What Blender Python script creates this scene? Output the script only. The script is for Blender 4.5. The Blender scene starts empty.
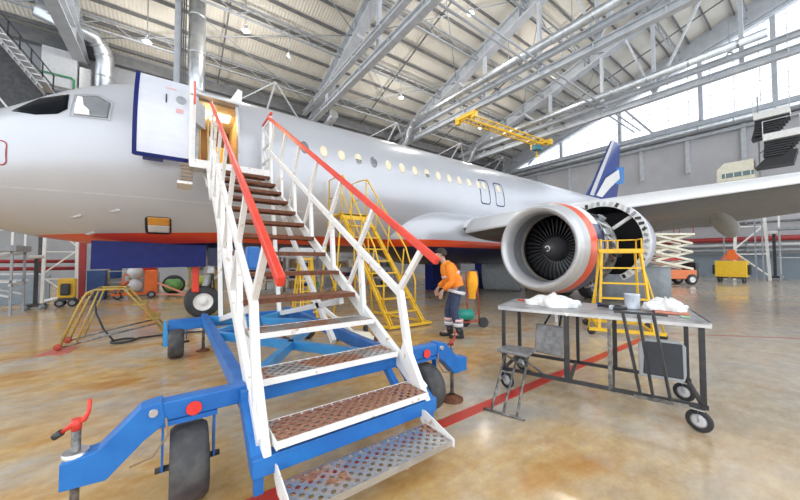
import bpy, math, random
from math import sin, cos, pi, radians, sqrt
from mathutils import Vector, Matrix
random.seed(7)
S = bpy.context.scene
col = bpy.data.collections.new('hangar'); S.collection.children.link(col)
V = Vector

# ------------------------------------------------------------------ materials
MATS = {}
def nodes(name):
    m = bpy.data.materials.new(name); m.use_nodes = True
    nt = m.node_tree; b = nt.nodes['Principled BSDF']; return m, nt, b
def N(nt, kind, **kw):
    n = nt.nodes.new(kind)
    for k, v in kw.items():
        if k.startswith('i_'):
            n.inputs[k[2:].replace('_', ' ')].default_value = v
        else: setattr(n, k, v)
    return n
def mixc(nt, fac, a, b):
    n = nt.nodes.new('ShaderNodeMix'); n.data_type = 'RGBA'
    for s, v in ((0, fac), (6, a), (7, b)):
        if hasattr(v, 'is_linked'): nt.links.new(v, n.inputs[s])
        elif s == 0: n.inputs[0].default_value = v
        else: n.inputs[s].default_value = (*v, 1) if len(v) == 3 else v
    return n.outputs[2]
def ramp(nt, fac, stops, const=False):
    r = nt.nodes.new('ShaderNodeValToRGB'); cr = r.color_ramp
    if const: cr.interpolation = 'CONSTANT'
    while len(cr.elements) < len(stops): cr.elements.new(.5)
    for e, (p, c) in zip(cr.elements, stops):
        e.position = p; e.color = (*c, 1) if len(c) == 3 else c
    nt.links.new(fac, r.inputs[0]); return r.outputs[0]
def noise(nt, scale, detail=4, rough=.55, coord='Object', stretch=None):
    tc = nt.nodes.new('ShaderNodeTexCoord'); src = tc.outputs[coord]
    if stretch:
        mp = nt.nodes.new('ShaderNodeMapping'); mp.inputs['Scale'].default_value = stretch
        nt.links.new(src, mp.inputs[0]); src = mp.outputs[0]
    n = nt.nodes.new('ShaderNodeTexNoise'); n.inputs['Scale'].default_value = scale
    n.inputs['Detail'].default_value = detail; n.inputs['Roughness'].default_value = rough
    nt.links.new(src, n.inputs['Vector']); return n.outputs[0]
def mat(name, c, rough=.5, metal=0., c2=None, scale=6., lo=.4, hi=.65, coat=0., emit=None, bump=0.):
    if name in MATS: return MATS[name]
    m, nt, b = nodes(name)
    b.inputs['Roughness'].default_value = rough; b.inputs['Metallic'].default_value = metal
    b.inputs['Base Color'].default_value = (*c, 1)
    if coat: b.inputs['Coat Weight'].default_value = coat; b.inputs['Coat Roughness'].default_value = .08
    f = noise(nt, scale)
    if c2 is None: c2 = tuple(x*.86 for x in c)
    r = ramp(nt, f, ((lo, (0, 0, 0)), (hi, (1, 1, 1))))
    nt.links.new(mixc(nt, r, c, c2), b.inputs['Base Color'])
    if emit:
        b.inputs['Emission Color'].default_value = (*emit[0], 1); b.inputs['Emission Strength'].default_value = emit[1]
    if bump:
        bp = nt.nodes.new('ShaderNodeBump'); bp.inputs['Strength'].default_value = bump
        nt.links.new(f, bp.inputs['Height']); nt.links.new(bp.outputs[0], b.inputs['Normal'])
    MATS[name] = m; return m
white = mat('white paint', (.88, .88, .87), .35, c2=(.78, .77, .74), scale=9)
whitew = mat('worn white paint', (.85, .84, .82), .4, c2=(.55, .38, .26), scale=14, lo=.62, hi=.72)
red = mat('red paint', (.78, .06, .03), .35, c2=(.7, .05, .03))
blue = mat('blue paint', (.012, .135, .46), .38, c2=(.018, .18, .54), scale=5)
navy = mat('navy paint', (.006, .010, .065), .35, c2=(.008, .013, .08))
navyp = mat('navy door paint', (.007, .013, .115), .4, c2=(.009, .018, .14))
yellow = mat('yellow paint', (.88, .56, .03), .4, c2=(.80, .48, .03), scale=10)
yellowd = mat('dirty yellow paint', (.46, .31, .06), .5, c2=(.35, .25, .08), scale=12)
orange = mat('orange paint', (.85, .17, .02), .4, c2=(.75, .14, .02))
steel = mat('bright steel', (.62, .63, .65), .35, .9, c2=(.5, .5, .52))
gsteel = mat('galvanised sheet', (.66, .70, .74), .33, .85, c2=(.52, .55, .58), scale=3)
dsteel = mat('dark steel', (.035, .037, .042), .45, .3, c2=(.06, .06, .065))
wsteel = mat('worn dark steel', (.10, .10, .10), .45, .5, c2=(.30, .29, .27), scale=18)
black = mat('black rubber', (.025, .025, .028), .6, c2=(.045, .045, .05))
tyre = mat('grey tyre rubber', (.05, .05, .055), .65, c2=(.09, .088, .085), scale=12)
blackp = mat('black plastic', (.015, .015, .018), .4)
beam = mat('grey structural paint', (.50, .53, .58), .45, c2=(.43, .46, .50), scale=2)
beaml = mat('pale structural paint', (.58, .61, .65), .42, c2=(.48, .51, .55), scale=2)
beamd = mat('dark roof steel', (.13, .135, .145), .5, c2=(.18, .18, .18), scale=2)
greyp = mat('mid grey paint', (.34, .36, .39), .45, c2=(.28, .30, .33))
lgrey = mat('light grey paint', (.62, .63, .65), .4, c2=(.55, .56, .58))
cream = mat('cream paint', (.80, .76, .62), .4, c2=(.72, .68, .55))
redp = mat('dull red pipe paint', (.38, .035, .035), .45, c2=(.30, .03, .03))
rust = mat('rusty iron', (.20, .07, .03), .7, .2, c2=(.12, .045, .025), scale=20)
redrust = mat('rusty red paint', (.45, .06, .03), .6, c2=(.25, .05, .03), scale=20)
green = mat('green paint', (.10, .32, .10), .4, c2=(.2, .42, .12))
teal = mat('teal plastic', (.01, .28, .22), .4)
lime = mat('lime paint', (.38, .52, .05), .4)
glass = mat('dark cockpit glass', (.008, .01, .013), .18, 0)
glass.node_tree.nodes['Principled BSDF'].inputs['Specular IOR Level'].default_value = .02
navyp.node_tree.nodes['Principled BSDF'].inputs['Specular IOR Level'].default_value = .2
wglass = mat('grey cabin glass', (.20, .22, .24), .12, 0, coat=1.)
shade = mat('cream window shade', (.80, .70, .48), .3, c2=(.86, .8, .66), scale=8)
cloth = mat('white cloth', (.90, .90, .88), .85, c2=(.80, .80, .80), scale=16, bump=.3)
tan = mat('beige liner', (.42, .38, .32), .5)
duct_in = mat('grey acoustic liner', (.33, .34, .37), .4, .3)
lip = mat('polished lip metal', (.62, .63, .65), .32, .35, c2=(.56, .57, .60), scale=2)
fanm = mat('fan blade metal', (.05, .052, .058), .32, .75, c2=(.035, .036, .04))
spin = mat('spinner grey', (.09, .09, .10), .4, .2)
core = mat('engine core metal', (.26, .25, .24), .4, .7, c2=(.12, .11, .10), scale=8)
skin = mat('skin', (.55, .34, .25), .55)
hair = mat('dark hair', (.03, .02, .015), .6)
hivis = mat('orange hi vis cloth', (.95, .30, .02), .75, c2=(.95, .22, .02))
hivisp = mat('coral hi vis cloth', (.93, .30, .16), .75, c2=(.9, .24, .12))
refl = mat('reflective tape', (.75, .76, .80), .45, c2=(.66, .67, .72))
reflp = mat('pink reflective tape', (.92, .62, .60), .5)
navycl = mat('navy work cloth', (.035, .05, .11), .85, c2=(.055, .07, .14), scale=14)
greycl = mat('grey work cloth', (.42, .45, .52), .8)
woods = mat('cardboard brown', (.36, .24, .13), .7)

def fus_material():
    m, nt, b = nodes('silver livery paint')
    tc = N(nt, 'ShaderNodeTexCoord'); sp = N(nt, 'ShaderNodeSeparateXYZ'); nt.links.new(tc.outputs['Object'], sp.inputs[0])
    dv = N(nt, 'ShaderNodeMath', operation='MULTIPLY'); dv.inputs[1].default_value = .1
    nm = N(nt, 'ShaderNodeMapRange'); nm.inputs[1].default_value = 1.5; nm.inputs[2].default_value = 5.5; nm.inputs[3].default_value = .20; nm.inputs[4].default_value = 0; nt.links.new(sp.outputs[0], nm.inputs[0])
    ad = N(nt, 'ShaderNodeMath', operation='ADD'); nt.links.new(sp.outputs[2], ad.inputs[0]); nt.links.new(nm.outputs[0], ad.inputs[1]); nt.links.new(ad.outputs[0], dv.inputs[0])
    c = ramp(nt, dv.outputs[0], ((0, (.006, .009, .06)), (.193, (.80, .075, .015)), (.215, (.54, .555, .60))), True)
    f = noise(nt, .7, 3)
    r = ramp(nt, f, ((.35, (.94, .94, .94)), (.7, (1, 1, 1))))
    mx = nt.nodes.new('ShaderNodeMix'); mx.data_type = 'RGBA'; mx.blend_type = 'MULTIPLY'; mx.inputs[0].default_value = 1
    nt.links.new(c, mx.inputs[6]); nt.links.new(r, mx.inputs[7]); nt.links.new(mx.outputs[2], b.inputs['Base Color'])
    b.inputs['Roughness'].default_value = .3; b.inputs['Metallic'].default_value = .25
    b.inputs['Coat Weight'].default_value = .35; b.inputs['Coat Roughness'].default_value = .12
    return m
silver = fus_material()
silverp = mat('pale silver paint', (.66, .68, .76), .3, .1, c2=(.63, .65, .73), coat=.2)
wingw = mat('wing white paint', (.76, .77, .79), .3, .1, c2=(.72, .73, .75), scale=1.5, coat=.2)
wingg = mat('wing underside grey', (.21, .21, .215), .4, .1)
fairg = mat('fairing grey', (.27, .27, .26), .4, .1)
def cowl_material():
    m, nt, b = nodes('striped cowl paint')
    tc = N(nt, 'ShaderNodeTexCoord'); sp = N(nt, 'ShaderNodeSeparateXYZ'); nt.links.new(tc.outputs['Object'], sp.inputs[0])
    # object x runs aft from the lip, z is height above the floor
    a = N(nt, 'ShaderNodeMapRange'); a.inputs[1].default_value = 0; a.inputs[2].default_value = 2
    nt.links.new(sp.outputs[0], a.inputs[0])
    c1 = ramp(nt, a.outputs[0], ((0, (.50, .52, .55)), (.16, (.80, .09, .02)), (.30, (.008, .016, .09))), True)
    c2 = ramp(nt, a.outputs[0], ((0, (.50, .52, .55)), (.16, (.80, .09, .02)), (.30, (.82, .83, .85))), True)
    g = N(nt, 'ShaderNodeMath', operation='GREATER_THAN'); g.inputs[1].default_value = 2.35; nt.links.new(sp.outputs[2], g.inputs[0])
    nt.links.new(mixc(nt, g.outputs[0], c1, c2), b.inputs['Base Color'])
    b.inputs['Roughness'].default_value = .28; b.inputs['Coat Weight'].default_value = .4
    return m
cowlm = cowl_material()
def floor_material():
    m, nt, b = nodes('polished stained concrete')
    mid = noise(nt, .55, 8, .66, stretch=(.75, 1.2, 1)); fine = noise(nt, 4.5, 8, .74, stretch=(.85, 1.2, 1)); spots = noise(nt, 1.15, 6, .62, stretch=(.8, 1.15, 1)); grey = noise(nt, .8, 7, .68)
    base = ramp(nt, fine, ((.28, (.37, .335, .28)), (.72, (.60, .565, .50))))
    tanc = ramp(nt, fine, ((.28, (.44, .235, .06)), (.72, (.72, .49, .20))))
    tc = N(nt, 'ShaderNodeTexCoord'); sp = N(nt, 'ShaderNodeSeparateXYZ'); nt.links.new(tc.outputs['Object'], sp.inputs[0])
    # the older, warm-stained slab lies at the nose end, the greyer slab towards the gable
    mr = N(nt, 'ShaderNodeMapRange'); mr.inputs[1].default_value = .2; mr.inputs[2].default_value = 5; mr.inputs[3].default_value = 1; mr.inputs[4].default_value = .28
    yk = N(nt, 'ShaderNodeMath', operation='MULTIPLY_ADD'); yk.inputs[1].default_value = -.8; nt.links.new(sp.outputs[1], yk.inputs[0]); nt.links.new(sp.outputs[0], yk.inputs[2]); nt.links.new(yk.outputs[0], mr.inputs[0])
    def mul(a, k):
        n = N(nt, 'ShaderNodeMath', operation='MULTIPLY'); nt.links.new(a, n.inputs[0]); nt.links.new(k, n.inputs[1]); return n.outputs[0]
    c = mixc(nt, mul(ramp(nt, mid, ((.36, (.12, .12, .12)), (.56, (1, 1, 1)))), mr.outputs[0]), base, tanc)
    c = mixc(nt, mul(ramp(nt, spots, ((.54, (0, 0, 0)), (.68, (.85, .85, .85)))), mr.outputs[0]), c, (.45, .185, .03))
    c = mixc(nt, ramp(nt, grey, ((.52, (0, 0, 0)), (.68, (.75, .75, .75)))), c, (.37, .36, .35))
    nt.links.new(c, b.inputs['Base Color'])
    rr = ramp(nt, mid, ((.3, (.10, .10, .10)), (.7, (.24, .24, .24)))); nt.links.new(rr, b.inputs['Roughness'])
    b.inputs['Specular IOR Level'].default_value = .55
    bp = nt.nodes.new('ShaderNodeBump'); bp.inputs['Strength'].default_value = .03; nt.links.new(fine, bp.inputs['Height']); nt.links.new(bp.outputs[0], b.inputs['Normal'])
    return m
floorm = floor_material()
def tread_material(name, lo, hi, seed):
    m, nt, b = nodes(name)
    tc = N(nt, 'ShaderNodeTexCoord'); mp = N(nt, 'ShaderNodeMapping'); mp.inputs['Rotation'].default_value = (0, 0, pi/4)
    nt.links.new(tc.outputs['Object'], mp.inputs[0])
    vo = N(nt, 'ShaderNodeTexVoronoi'); vo.voronoi_dimensions = '2D'; vo.inputs['Scale'].default_value = 19; vo.inputs['Randomness'].default_value = 0
    nt.links.new(mp.outputs[0], vo.inputs['Vector'])
    hole = N(nt, 'ShaderNodeMath', operation='LESS_THAN'); hole.inputs[1].default_value = .29; nt.links.new(vo.outputs['Distance'], hole.inputs[0])
    mp2 = N(nt, 'ShaderNodeMapping'); mp2.inputs['Location'].default_value = (seed, seed, 0); nt.links.new(tc.outputs['Object'], mp2.inputs[0])
    n = N(nt, 'ShaderNodeTexNoise'); n.inputs['Scale'].default_value = 3.2; n.inputs['Detail'].default_value = 5; nt.links.new(mp2.outputs[0], n.inputs['Vector'])
    r = ramp(nt, n.outputs[0], ((lo, (0, 0, 0)), (hi, (1, 1, 1))))
    f = noise(nt, 40, 3)
    rc = ramp(nt, f, ((.3, (.22, .09, .045)), (.7, (.42, .20, .12))))
    nt.links.new(mixc(nt, r, (.50, .51, .52), rc), b.inputs['Base Color'])
    mt = N(nt, 'ShaderNodeMath', operation='SUBTRACT'); mt.inputs[0].default_value = .8; nt.links.new(r, mt.inputs[1]); nt.links.new(mt.outputs[0], b.inputs['Metallic'])
    b.inputs['Roughness'].default_value = .42
    al = N(nt, 'ShaderNodeMath', operation='SUBTRACT'); al.inputs[0].default_value = 1; nt.links.new(hole.outputs[0], al.inputs[1]); nt.links.new(al.outputs[0], b.inputs['Alpha'])
    return m
tread_a = tread_material('perforated steel tread', .56, .62, 3.1)
tread_b = tread_material('rusty perforated tread', .22, .34, 8.4)
tread_c = tread_material('half rusty perforated tread', .44, .52, 5.2)
def roof_material():
    m, nt, b = nodes('cream roof sheeting')
    tc = N(nt, 'ShaderNodeTexCoord'); w = N(nt, 'ShaderNodeTexWave'); w.bands_direction = 'X'; w.inputs['Scale'].default_value = 1.6
    nt.links.new(tc.outputs['Object'], w.inputs[0])
    f = noise(nt, .5, 4)
    c = ramp(nt, f, ((.3, (.66, .635, .57)), (.7, (.76, .73, .66))))
    nt.links.new(c, b.inputs['Base Color']); b.inputs['Roughness'].default_value = .7
    bp = N(nt, 'ShaderNodeBump'); bp.inputs['Strength'].default_value = .4; bp.inputs['Distance'].default_value = .05
    nt.links.new(w.outputs[0], bp.inputs['Height']); nt.links.new(bp.outputs[0], b.inputs['Normal']); return m
roofm = roof_material()
def wall_material():
    m, nt, b = nodes('grey wall panels')
    tc = N(nt, 'ShaderNodeTexCoord'); sp = N(nt, 'ShaderNodeSeparateXYZ'); nt.links.new(tc.outputs['Object'], sp.inputs[0])
    mz = N(nt, 'ShaderNodeMath', operation='MULTIPLY'); mz.inputs[1].default_value = .05; nt.links.new(sp.outputs[2], mz.inputs[0])
    c = ramp(nt, mz.outputs[0], ((0, (.27, .33, .39)), (.1, (.50, .51, .54)), (.16, (.54, .54, .57))), True)
    f = noise(nt, .8, 5); r = ramp(nt, f, ((.35, (.9, .9, .9)), (.7, (1, 1, 1))))
    mx = nt.nodes.new('ShaderNodeMix'); mx.data_type = 'RGBA'; mx.blend_type = 'MULTIPLY'; mx.inputs[0].default_value = 1
    nt.links.new(c, mx.inputs[6]); nt.links.new(r, mx.inputs[7]); nt.links.new(mx.outputs[2], b.inputs['Base Color'])
    b.inputs['Roughness'].default_value = .6; return m
wallm = wall_material()
def glazing_material():
    m, nt, b = nodes('translucent glazing'); nt.nodes.remove(b)
    out = [n for n in nt.nodes if n.type == 'OUTPUT_MATERIAL'][0]
    t = N(nt, 'ShaderNodeBsdfTransparent'); t.inputs[0].default_value = (.93, .95, 1, 1)
    g = N(nt, 'ShaderNodeBsdfGlossy'); g.inputs['Roughness'].default_value = .1
    mx = N(nt, 'ShaderNodeMixShader'); mx.inputs[0].default_value = .06
    nt.links.new(t.outputs[0], mx.inputs[1]); nt.links.new(g.outputs[0], mx.inputs[2]); nt.links.new(mx.outputs[0], out.inputs[0]); return m
glazing = glazing_material()

# ------------------------------------------------------------------ mesh builder
ORG = {}
class MB:
    def __init__(s): s.v = []; s.f = []; s.s = []
    def add(s, vs, fs, smooth=False):
        o = len(s.v); s.v += [V(p) for p in vs]; s.f += [[i+o for i in f] for f in fs]; s.s += [smooth]*len(fs); return s
    def box(s, c, d, M=None):
        x, y, z = d[0]/2, d[1]/2, d[2]/2
        vs = [V((a, b, e)) for a in (-x, x) for b in (-y, y) for e in (-z, z)]
        if M is not None: vs = [M @ p for p in vs]
        return s.add([p+V(c) for p in vs], [(0, 1, 3, 2), (4, 6, 7, 5), (0, 4, 5, 1), (2, 3, 7, 6), (0, 2, 6, 4), (1, 5, 7, 3)])
    def bar(s, p, q, w, h=None, up=(0, 0, 1)):
        h = w if h is None else h
        p = V(p); q = V(q); d = q-p; L = d.length; d.normalize(); u = V(up)
        if abs(d.dot(u)) > .98: u = V((0, 1, 0))
        a = d.cross(u).normalized(); b = a.cross(d).normalized()
        M = Matrix((a, d, b)).transposed()
        return s.box((p+q)/2, (w, L, h), M)
    def tube(s, pts, r, n=8, cap=True, closed=False):
        pts = [V(p) for p in pts]; m = len(pts); rs = r if isinstance(r, (list, tuple)) else [r]*m
        vs = []; prev = None
        for i in range(m):
            if closed: t = pts[(i+1) % m]-pts[i-1]
            else: t = (pts[min(i+1, m-1)]-pts[max(i-1, 0)])
            t.normalize()
            if prev is None:
                u = V((0, 0, 1)) if abs(t.z) < .9 else V((0, 1, 0))
                a = t.cross(u).normalized()
            else: a = (prev-t*prev.dot(t)).normalized()
            prev = a; b = t.cross(a)
            vs += [pts[i]+(a*cos(2*pi*k/n)+b*sin(2*pi*k/n))*rs[i] for k in range(n)]
        fs = []
        for i in range(m if closed else m-1):
            j = (i+1) % m
            fs += [(i*n+k, i*n+(k+1) % n, j*n+(k+1) % n, j*n+k) for k in range(n)]
        s.add(vs, fs, True)
        if cap and not closed:
            s.add(vs[:n], [tuple(range(n))[::-1]]); s.add(vs[-n:], [tuple(range(n))])
        return s
    def lathe(s, prof, o, axis=(0, 0, 1), n=24, a0=0, a1=2*pi, smooth=True):
        ax = V(axis).normalized(); u = V((0, 0, 1)) if abs(ax.z) < .9 else V((1, 0, 0))
        a = ax.cross(u).normalized(); b = ax.cross(a)
        full = abs(a1-a0-2*pi) < 1e-6; k = n if full else n+1
        vs = []
        for r, t in prof:
            for i in range(k):
                th = a0+(a1-a0)*i/n
                vs.append(V(o)+ax*t+(a*cos(th)+b*sin(th))*r)
        fs = []
        for j in range(len(prof)-1):
            for i in range(n):
                i2 = (i+1) % k
                fs.append((j*k+i, j*k+i2, (j+1)*k+i2, (j+1)*k+i))
        return s.add(vs, fs, smooth)
    def prism(s, pts, off):
        n = len(pts); o = V(off); vs = [V(p) for p in pts]+[V(p)+o for p in pts]
        fs = [tuple(range(n))[::-1], tuple(range(n, 2*n))]+[(i, (i+1) % n, n+(i+1) % n, n+i) for i in range(n)]
        return s.add(vs, fs)
    def ball(s, c, r, n=12, m=8, sc=(1, 1, 1)):
        vs = [V(c)+V((sc[0]*r*sin(pi*j/m)*cos(2*pi*i/n), sc[1]*r*sin(pi*j/m)*sin(2*pi*i/n), sc[2]*r*cos(pi*j/m))) for j in range(m+1) for i in range(n)]
        return s.add(vs, [(j*n+i, j*n+(i+1) % n, (j+1)*n+(i+1) % n, (j+1)*n+i) for j in range(m) for i in range(n)], True)
    def grid(s, fn, nu, nv, smooth=True, skip=None, flip=False):
        vs = [fn(i, j) for i in range(nu+1) for j in range(nv+1)]
        fs = []
        for i in range(nu):
            for j in range(nv):
                if skip and skip(i, j): continue
                q = (i*(nv+1)+j, (i+1)*(nv+1)+j, (i+1)*(nv+1)+j+1, i*(nv+1)+j+1)
                fs.append(q[::-1] if flip else q)
        return s.add(vs, fs, smooth)
    def build(s, name, m, parent=None, org=None, bevel=0, label=None, solid=0):
        if parent is not None: org = ORG[parent.name]
        elif org is None:
            xs = [p.x for p in s.v]; ys = [p.y for p in s.v]; zs = [p.z for p in s.v]
            org = V(((min(xs)+max(xs))/2, (min(ys)+max(ys))/2, min(zs)))
        org = V(org)
        me = bpy.data.meshes.new(name); me.from_pydata([p-org for p in s.v], [], s.f); me.update()
        for p, sm in zip(me.polygons, s.s): p.use_smooth = sm
        import bmesh
        bm = bmesh.new(); bm.from_mesh(me); bmesh.ops.remove_doubles(bm, verts=bm.verts, dist=1e-5)
        bmesh.ops.recalc_face_normals(bm, faces=bm.faces); bm.to_mesh(me); bm.free()
        me.materials.append(m)
        o = bpy.data.objects.new(name, me); col.objects.link(o)
        if parent is not None: o.parent = parent
        else: o.location = org
        ORG[o.name] = org
        if bevel:
            b = o.modifiers.new('bevel', 'BEVEL'); b.width = bevel; b.segments = 2; b.limit_method = 'ANGLE'; b.angle_limit = radians(40)
        if solid:
            b = o.modifiers.new('solid', 'SOLIDIFY'); b.thickness = solid; b.offset = -1
        if label: o['label'] = label
        return o
def tag(o, label, cat, group=None, kind=None):
    o['label'] = label; o['category'] = cat
    if group: o['group'] = group
    if kind: o['kind'] = kind
    return o
def thing(name, label, cat, loc, group=None):
    o = bpy.data.objects.new(name, None); col.objects.link(o); o.location = loc; o.empty_display_size = .2
    ORG[o.name] = V(loc); return tag(o, label, cat, group)
def struct(o): o['kind'] = 'structure'; return o
def kids(o): return [c for c in bpy.data.objects if c.parent == o]
def dup(o, loc=None, rz=None, label=None, group=None, parent=None):
    c = o.copy(); col.objects.link(c)
    if parent is not None: c.parent = parent
    if loc is not None: c.location = loc
    if rz is not None: c.rotation_euler = (0, 0, rz)
    if label: c['label'] = label
    if group: c['group'] = group
    for k in kids(o): dup(k, parent=c)
    ORG[c.name] = ORG[o.name]
    return c

LAMPW, SKYW, EXPO = 420, 1.7, 0.45
# ================================================================== SETTING
YB, XG, YF, XL = 28., 39.5, -9., -16.
def roofz(y): return 15.6+.3*(YB-y)
fl = MB(); fl.add([(XL, -34, 0), (XG, -34, 0), (XG, YB, 0), (XL, YB, 0)], [(0, 1, 2, 3)])
struct(fl.build('floor', floorm, org=(0, 0, 0)))
b = MB(); b.box((-2.9, 2.12, .0015), (20.2, .125, .003)); struct(b.build('trim_1', mat('red floor line paint', (.62, .035, .02), .3, c2=(.45, .06, .04), scale=4), org=(0, 2.12, 0)))
b = MB(); b.bar((8.2, 1.95, .0015), (15, -5.2, .0015), .05, .003); struct(b.build('trim_2', mat('faded red floor line', (.45, .12, .09), .3), org=(8.2, 1.95, 0)))
rf = MB(); rf.add([(XL, YB, roofz(YB)), (XG, YB, roofz(YB)), (XG, YF, roofz(YF)), (XL, YF, roofz(YF))], [(0, 1, 2, 3)])
rf.prism([(XL, YB, roofz(YB)+.05), (XG, YB, roofz(YB)+.05), (XG, YF, roofz(YF)+.05), (XL, YF, roofz(YF)+.05)], (0, 0, .15))
struct(rf.build('ceiling', roofm, org=(12, 10, 15)))
# eave wall behind the aircraft
b = MB(); b.box((11.75, YB+.15, 7.9), (55.5, .3, 15.8)); struct(b.build('wall_back', mat('grey eave wall', (.34, .35, .37), .6, c2=(.28, .29, .31), scale=.6), org=(0, YB, 0)))
for z0, d, m in ((12.2, .5, beam), (14.9, .7, beamd), (11.2, .18, beamd)):
    b = MB(); b.box((11.75, YB-.25, z0), (55.3, .4, d)); struct(b.build('trim_3', m))
# gable wall with the great glazed window
SZ = 13.9
b = MB(); b.box((XG+.15, 9.5, SZ/2), (.3, 37, SZ)); struct(b.build('wall_right', wallm, org=(XG, 9, 0)))
for y in (25.5, 22.5, 18.5, 14.8, 11.2, 7.6, 4.0, .4, -3.2):
    b = MB(); b.box((XG-.14, y, 11.7), (.28, .3, 4.0)); struct(b.build('trim_4', beaml))
for z0, dz, dx, m in ((SZ+.15, .45, .7, beam), (SZ-.5, .35, .9, beaml), (SZ-.95, .3, .5, beam)):
    b = MB(); b.box((XG-dx/2, 9.5, z0), (dx, 37, dz)); struct(b.build('trim_5', m, bevel=.03))
win = MB()
win.add([(XG+.1, 24.5, SZ+.3), (XG+.1, YF, SZ+.3), (XG+.1, YF, roofz(YF)-1.4), (XG+.1, 24.5, roofz(24.5)-.9)], [(0, 1, 2, 3)])
wo = win.build('window_1', glazing, org=(XG, 8, SZ)); struct(wo)
mu = MB()
for k in range(22):
    y = 24-k*1.5
    mu.bar((XG+.12, y, SZ+.3), (XG+.12, y, roofz(y)-1), .05, .05)
z = SZ+1.5
while z < 25:
    ymax = min(24.3, YB-(z+1-15.6)/.3)
    mu.bar((XG+.12, YF, z), (XG+.12, ymax, z), .045, .045); z += 1.2
mu.build('glazing_bar', mat('pale glazing bar', (.62, .64, .70), .5), wo)
for y in (19.5, 13.1, 6.6, 2.2, -3.5):
    mb_ = MB(); mb_.bar((XG-.12, y, SZ), (XG-.12, y, roofz(y)-.6), .36, .3); mb_.build('mullion', beam, wo)
for (y0, z0, y1, z1) in ((24, 14.6, 19.5, 18.0), (10.2, 14.4, 13.1, 18.5), (10.2, 14.4, 6.6, 14.4)):
    mb_ = MB(); mb_.bar((XG-.2, y0, z0), (XG-.2, y1, z1), .2, .2); mb_.build('brace', beam, wo)
# gable edge girder
b = MB(); b.bar((XG-.5, YB, roofz(YB)-.8), (XG-.5, YF, roofz(YF)-.8), .9, 1.5); struct(b.build('trim_6', beam))
b = MB(); b.bar((XG-.35, YB-1.5, roofz(YB)-1.3), (XG-.35, YF, roofz(YF)-1.75), .5, .25); struct(b.build('trim_6', beaml))
# rafters, purlins, tie beams
def ibeam(p, q, w, h, t=.12, web=.1):
    m = MB(); p = V(p); q = V(q); d = (q-p).normalized(); a = d.cross(V((0, 0, 1))).normalized(); up = a.cross(d)
    m.bar(p, q, web, h)
    for s_ in (-1, 1): m.bar(p+up*(s_*(h/2)), q+up*(s_*(h/2)), w, t)
    n = int((q-p).length/3.2)
    for k in range(1, n):
        c = p+(q-p)*(k/n); m.bar(c-a*(w/2), c+a*(w/2), .06, h-.1)
    return m
BAYS = [-15, -5, 10, 20, 30]
for x in BAYS:
    zz = .95
    m = ibeam((x, YB, roofz(YB)-zz), (x, YF, roofz(YF)-zz), .7, .95)
    struct(m.build('roof_rafter', beam))
PUR = None
y = YB-.6
while y > YF:
    z = roofz(y)-.16
    if PUR is None:
        m = MB(); m.box(((XL+XG)/2, y, z), (XG-XL-.2, .08, .2)); PUR = struct(m.build('roof_purlin', beamd)); oz = PUR.location.copy(); y0 = y
    else:
        dup(PUR, oz+V((0, y-y0, -.3*(y-y0))))
    y -= 1.45
# sag rods in the middle of each bay and crossed wind bracing
for x in (-10, 2.5, 15, 25, 35):
    m = MB(); m.bar((x, YB-.5, roofz(YB)-.34), (x, YF, roofz(YF+.5)-.34), .09, .09); struct(m.build('sag_rod', beamd))
# lattice joists running lengthwise under the roof
for y in (25.2, 20.9, 16.5, 12.2, 7.8, 3.5):
    z = roofz(y)-.45; m = MB()
    m.bar((XL, y, z-.75), (XG-1, y, z-.75), .1, .1); m.bar((XL, y, z-.05), (XG-1, y, z-.05), .1, .1)
    x = XL; k = 0
    while x < XG-2:
        m.bar((x, y, z-.75*(k % 2)), (x+1.25, y, z-.75*((k+1) % 2)), .05, .05); x += 1.25; k += 1
    struct(m.build('lattice_joist', greyp))
for x0, x1 in ((-5, 10), (10, 20), (20, 30), (30, 39)):
    for (ya, yb) in ((26.5, 19), (19, 11)):
        m = MB(); m.tube([(x0, ya, roofz(ya)-1.1), (x1, yb, roofz(yb)-1.1)], .035, 6); struct(m.build('brace_rod', greyp))
        m = MB(); m.tube([(x0, yb, roofz(yb)-1.1), (x1, ya, roofz(ya)-1.1)], .035, 6); struct(m.build('brace_rod', greyp))
for x in (10, 20, 30):
    m = ibeam((x-.1, YB, 14.1), (x-.1, YF, 14.1), .42, .42, .07, .06); struct(m.build('tie_beam', beaml))
    m = ibeam((x-.7, YB, 14.75), (x-.7, YF, 14.75), .36, .3, .06, .06); struct(m.build('tie_beam', beaml))
    for y in (24, 15.8, 11.2, 7.6, 3.0, -2):
        m = MB(); m.bar((x-.1, y, 14.3), (x-.1, y, roofz(y)-1.4), .26, .22); struct(m.build('hanger_post', beam))
    for ya, yb in ((15.8, 18.6), (7.6, 4.2), (7.6, 9.4)):
        m = MB(); m.bar((x-.1, ya, 14.3), (x-.1, yb, roofz(yb)-1.4), .15, .15); struct(m.build('hanger_brace', beaml))
m = ibeam((-5, YB, 14.3), (-5, YF, 14.3), .6, .7, .08); struct(m.build('tie_beam', beam))
m = MB(); m.box((-.07, 21.9, 12.5), (.3, .3, 9.3)); struct(m.build('roof_column', beam))
# wall struts (inverted V) standing on the eave wall head
for x, y in ((5.5, 26.5), (17, 26.8), (26, 26.8), (34, 26.8)):
    m = MB()
    m.bar((x, y, 12.2), (x+.5, y-2.2, 15.0), .11, .11); struct(m.build('roof_strut', beaml))
    m = MB(); m.bar((x+4, y, 12.2), (x+.5, y-2.2, 15.0), .09, .09); struct(m.build('roof_strut', beaml))
    m = MB(); m.bar((x-3, y, 12.7), (x+.5, y-2.2, 15.0), .07, .07); struct(m.build('roof_strut', beaml))

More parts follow.
